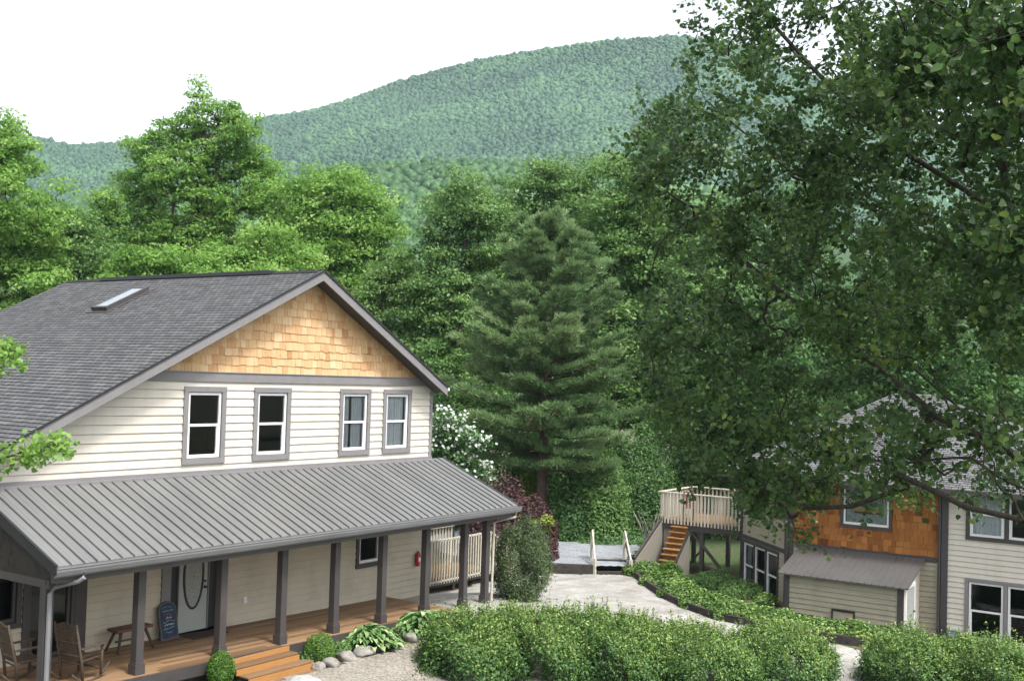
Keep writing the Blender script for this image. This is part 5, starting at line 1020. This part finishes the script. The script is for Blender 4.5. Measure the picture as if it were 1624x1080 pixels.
def polar(name, f, a0, a1, r0, r1, na, nr):
    A, R_ = np.meshgrid(np.linspace(a0, a1, na), np.linspace(r0, r1, nr), indexing='ij'); V = np.stack([CAM[0]+R_*np.sin(A), CAM[1]+R_*np.cos(A), f(A, R_)], -1); i = np.arange(A.size).reshape(A.shape)
    return setp(fastmesh(name, V.reshape(-1, 3), np.stack([i[:-1,:-1], i[:-1,1:], i[1:,1:], i[1:,:-1]], -1).reshape(-1, 4), None, 'forest_floor', None, True), kind='structure')
M['forest_floor'] = plain('forest_floor', (.03,.06,.02), .95, .3, .05)
polar('mountain', mtn_z, maz[0], maz[-1], 560, 1800, 300, 110); polar('hill', hill_z, haz[0], haz[-1], 150, 640, 200, 80)
import bmesh
def ico(sub):
    bm = bmesh.new(); bmesh.ops.create_icosphere(bm, subdivisions=sub, radius=1); V = np.array([v.co[:] for v in bm.verts]); F = np.array([[v.index for v in f.verts] for f in bm.faces]); bm.free(); return V, F
def crowns(name, label, f, px0, px1, r0, r1, spacing, rad_, sub, mat, rough=.22, blades=0):
    a0, a1 = prof([(px0,500)])[0][0], prof([(px1,500)])[0][0]; C = []; r = r0
    while r < r1:
        st = spacing; n = int((a1-a0)*r/st); az = a0+(a1-a0)*(np.arange(n)+RNG.random(n)*.9)/n; rr = r+RNG.normal(size=n)*st*.3
        C.append(np.stack([CAM[0]+rr*np.sin(az), CAM[1]+rr*np.cos(az), f(az, rr)], 1)); r += st*.86
    C = np.concatenate(C); n = len(C); V0, F0 = ico(sub); s = rad_*np.exp(RNG.normal(size=n)*.22); m = len(V0)
    V = V0[None]*(1+RNG.normal(size=(n, m, 1))*rough)*s[:, None, None]*np.array([1,1,1.05+0*rough])+C[:, None]+np.array([0,0,rad_*.75]); F = (F0[None]+np.arange(n)[:, None, None]*m).reshape(-1, 3)
    ct = RNG.normal(size=n)*.17+.45+.16*np.sin(C[:,0]*.021+np.sin(C[:,1]*.017)*2)+.12*np.sin(C[:,1]*.05+C[:,0]*.033); s = s*(1+.25*np.sin(C[:,0]*.06+C[:,1]*.045)); tn = np.clip(np.repeat(ct, len(F0))+RNG.normal(size=n*len(F0))*.07, 0, 1)
    o = fastmesh(name, V.reshape(-1, 3), F, tn, mat); setp(o, label, 'forest', None, 'stuff')
    if blades:
        P, Nn = clump_leaves(C+np.array([0,0,rad_*.75]), s*1.05, blades, .4, 1.0, 1.0, .4); Vb, Fb, k = leaves(P, Nn, rad_*.30*(.7+.6*RNG.random(len(P))), .7)
        b = fastmesh(name+'_leaves', Vb, Fb, np.clip(np.repeat(ct, blades)+RNG.normal(size=len(P))*.15, 0, 1), mat, o)
crowns('mountain_forest', 'hazy blue green forest covering the mountain', mtn_z, -150, 1700, 850, 1475, 4.9, 2.9, 1, 'haze_wood')
crowns('hill_forest', 'soft green wood covering the nearer hill between the tree groups', hill_z, 100, 1250, 235, 480, 4.2, 2.4, 1, 'hill_leaf', .2, 26)

# ------------------------------------------------------------------ air, sky, sun
hz, nt, b_ = newmat('pale_air'); nt.nodes.remove(b_); v = N(nt, 'ShaderNodeVolumePrincipled', Density=.00018, Anisotropy=.1); v.inputs['Color'].default_value = (.57,.77,.90,1); nt.links.new(v.outputs[0], nt.nodes['Material Output'].inputs['Volume'])
mb = MB(); mb.box((-2700,-2700,-7), (2700,2700,330)); hb = mb.build('haze', hz); setp(hb, kind='stuff')
SUN_AZ, SUN_EL = rad(192), rad(60)
w = D.worlds.new('World'); SC.world = w; w.use_nodes = True; nt = w.node_tree; bg = nt.nodes['Background']
sky = N(nt, 'ShaderNodeTexSky', sky_type='NISHITA', sun_disc=False, sun_elevation=SUN_EL, sun_rotation=SUN_AZ, altitude=600, air_density=1.0, dust_density=6.0, ozone_density=1.0)
hs = N(nt, 'ShaderNodeHueSaturation'); hs.inputs['Saturation'].default_value = .22; hs.inputs['Value'].default_value = 1.0
nt.links.new(sky.outputs[0], hs.inputs['Color']); nt.links.new(hs.outputs[0], bg.inputs[0]); bg.inputs[1].default_value = .15
sl = D.lights.new('sun', 'SUN'); sl.energy = 1.6; sl.angle = rad(9); sl.color = (1,.96,.88); so = D.objects.new('sun', sl); COL.objects.link(so)
dv = Vector((math.sin(SUN_AZ)*math.cos(SUN_EL), math.cos(SUN_AZ)*math.cos(SUN_EL), math.sin(SUN_EL))); so.rotation_euler = dv.to_track_quat('Z', 'Y').to_euler(); so.location = (-30,-40,60)
vs = SC.view_settings; SC.display_settings.display_device = 'sRGB'; vs.view_transform = 'Standard'; vs.look = 'None'; vs.gamma = 1; vs.exposure = 1.4
SC.render.engine = 'CYCLES'; SC.cycles.use_denoising = True; SC.cycles.max_bounces = 8; SC.cycles.diffuse_bounces = 5; SC.cycles.transparent_max_bounces = 12; SC.cycles.volume_bounces = 0; SC.cycles.caustics_reflective = False; SC.cycles.caustics_refractive = False
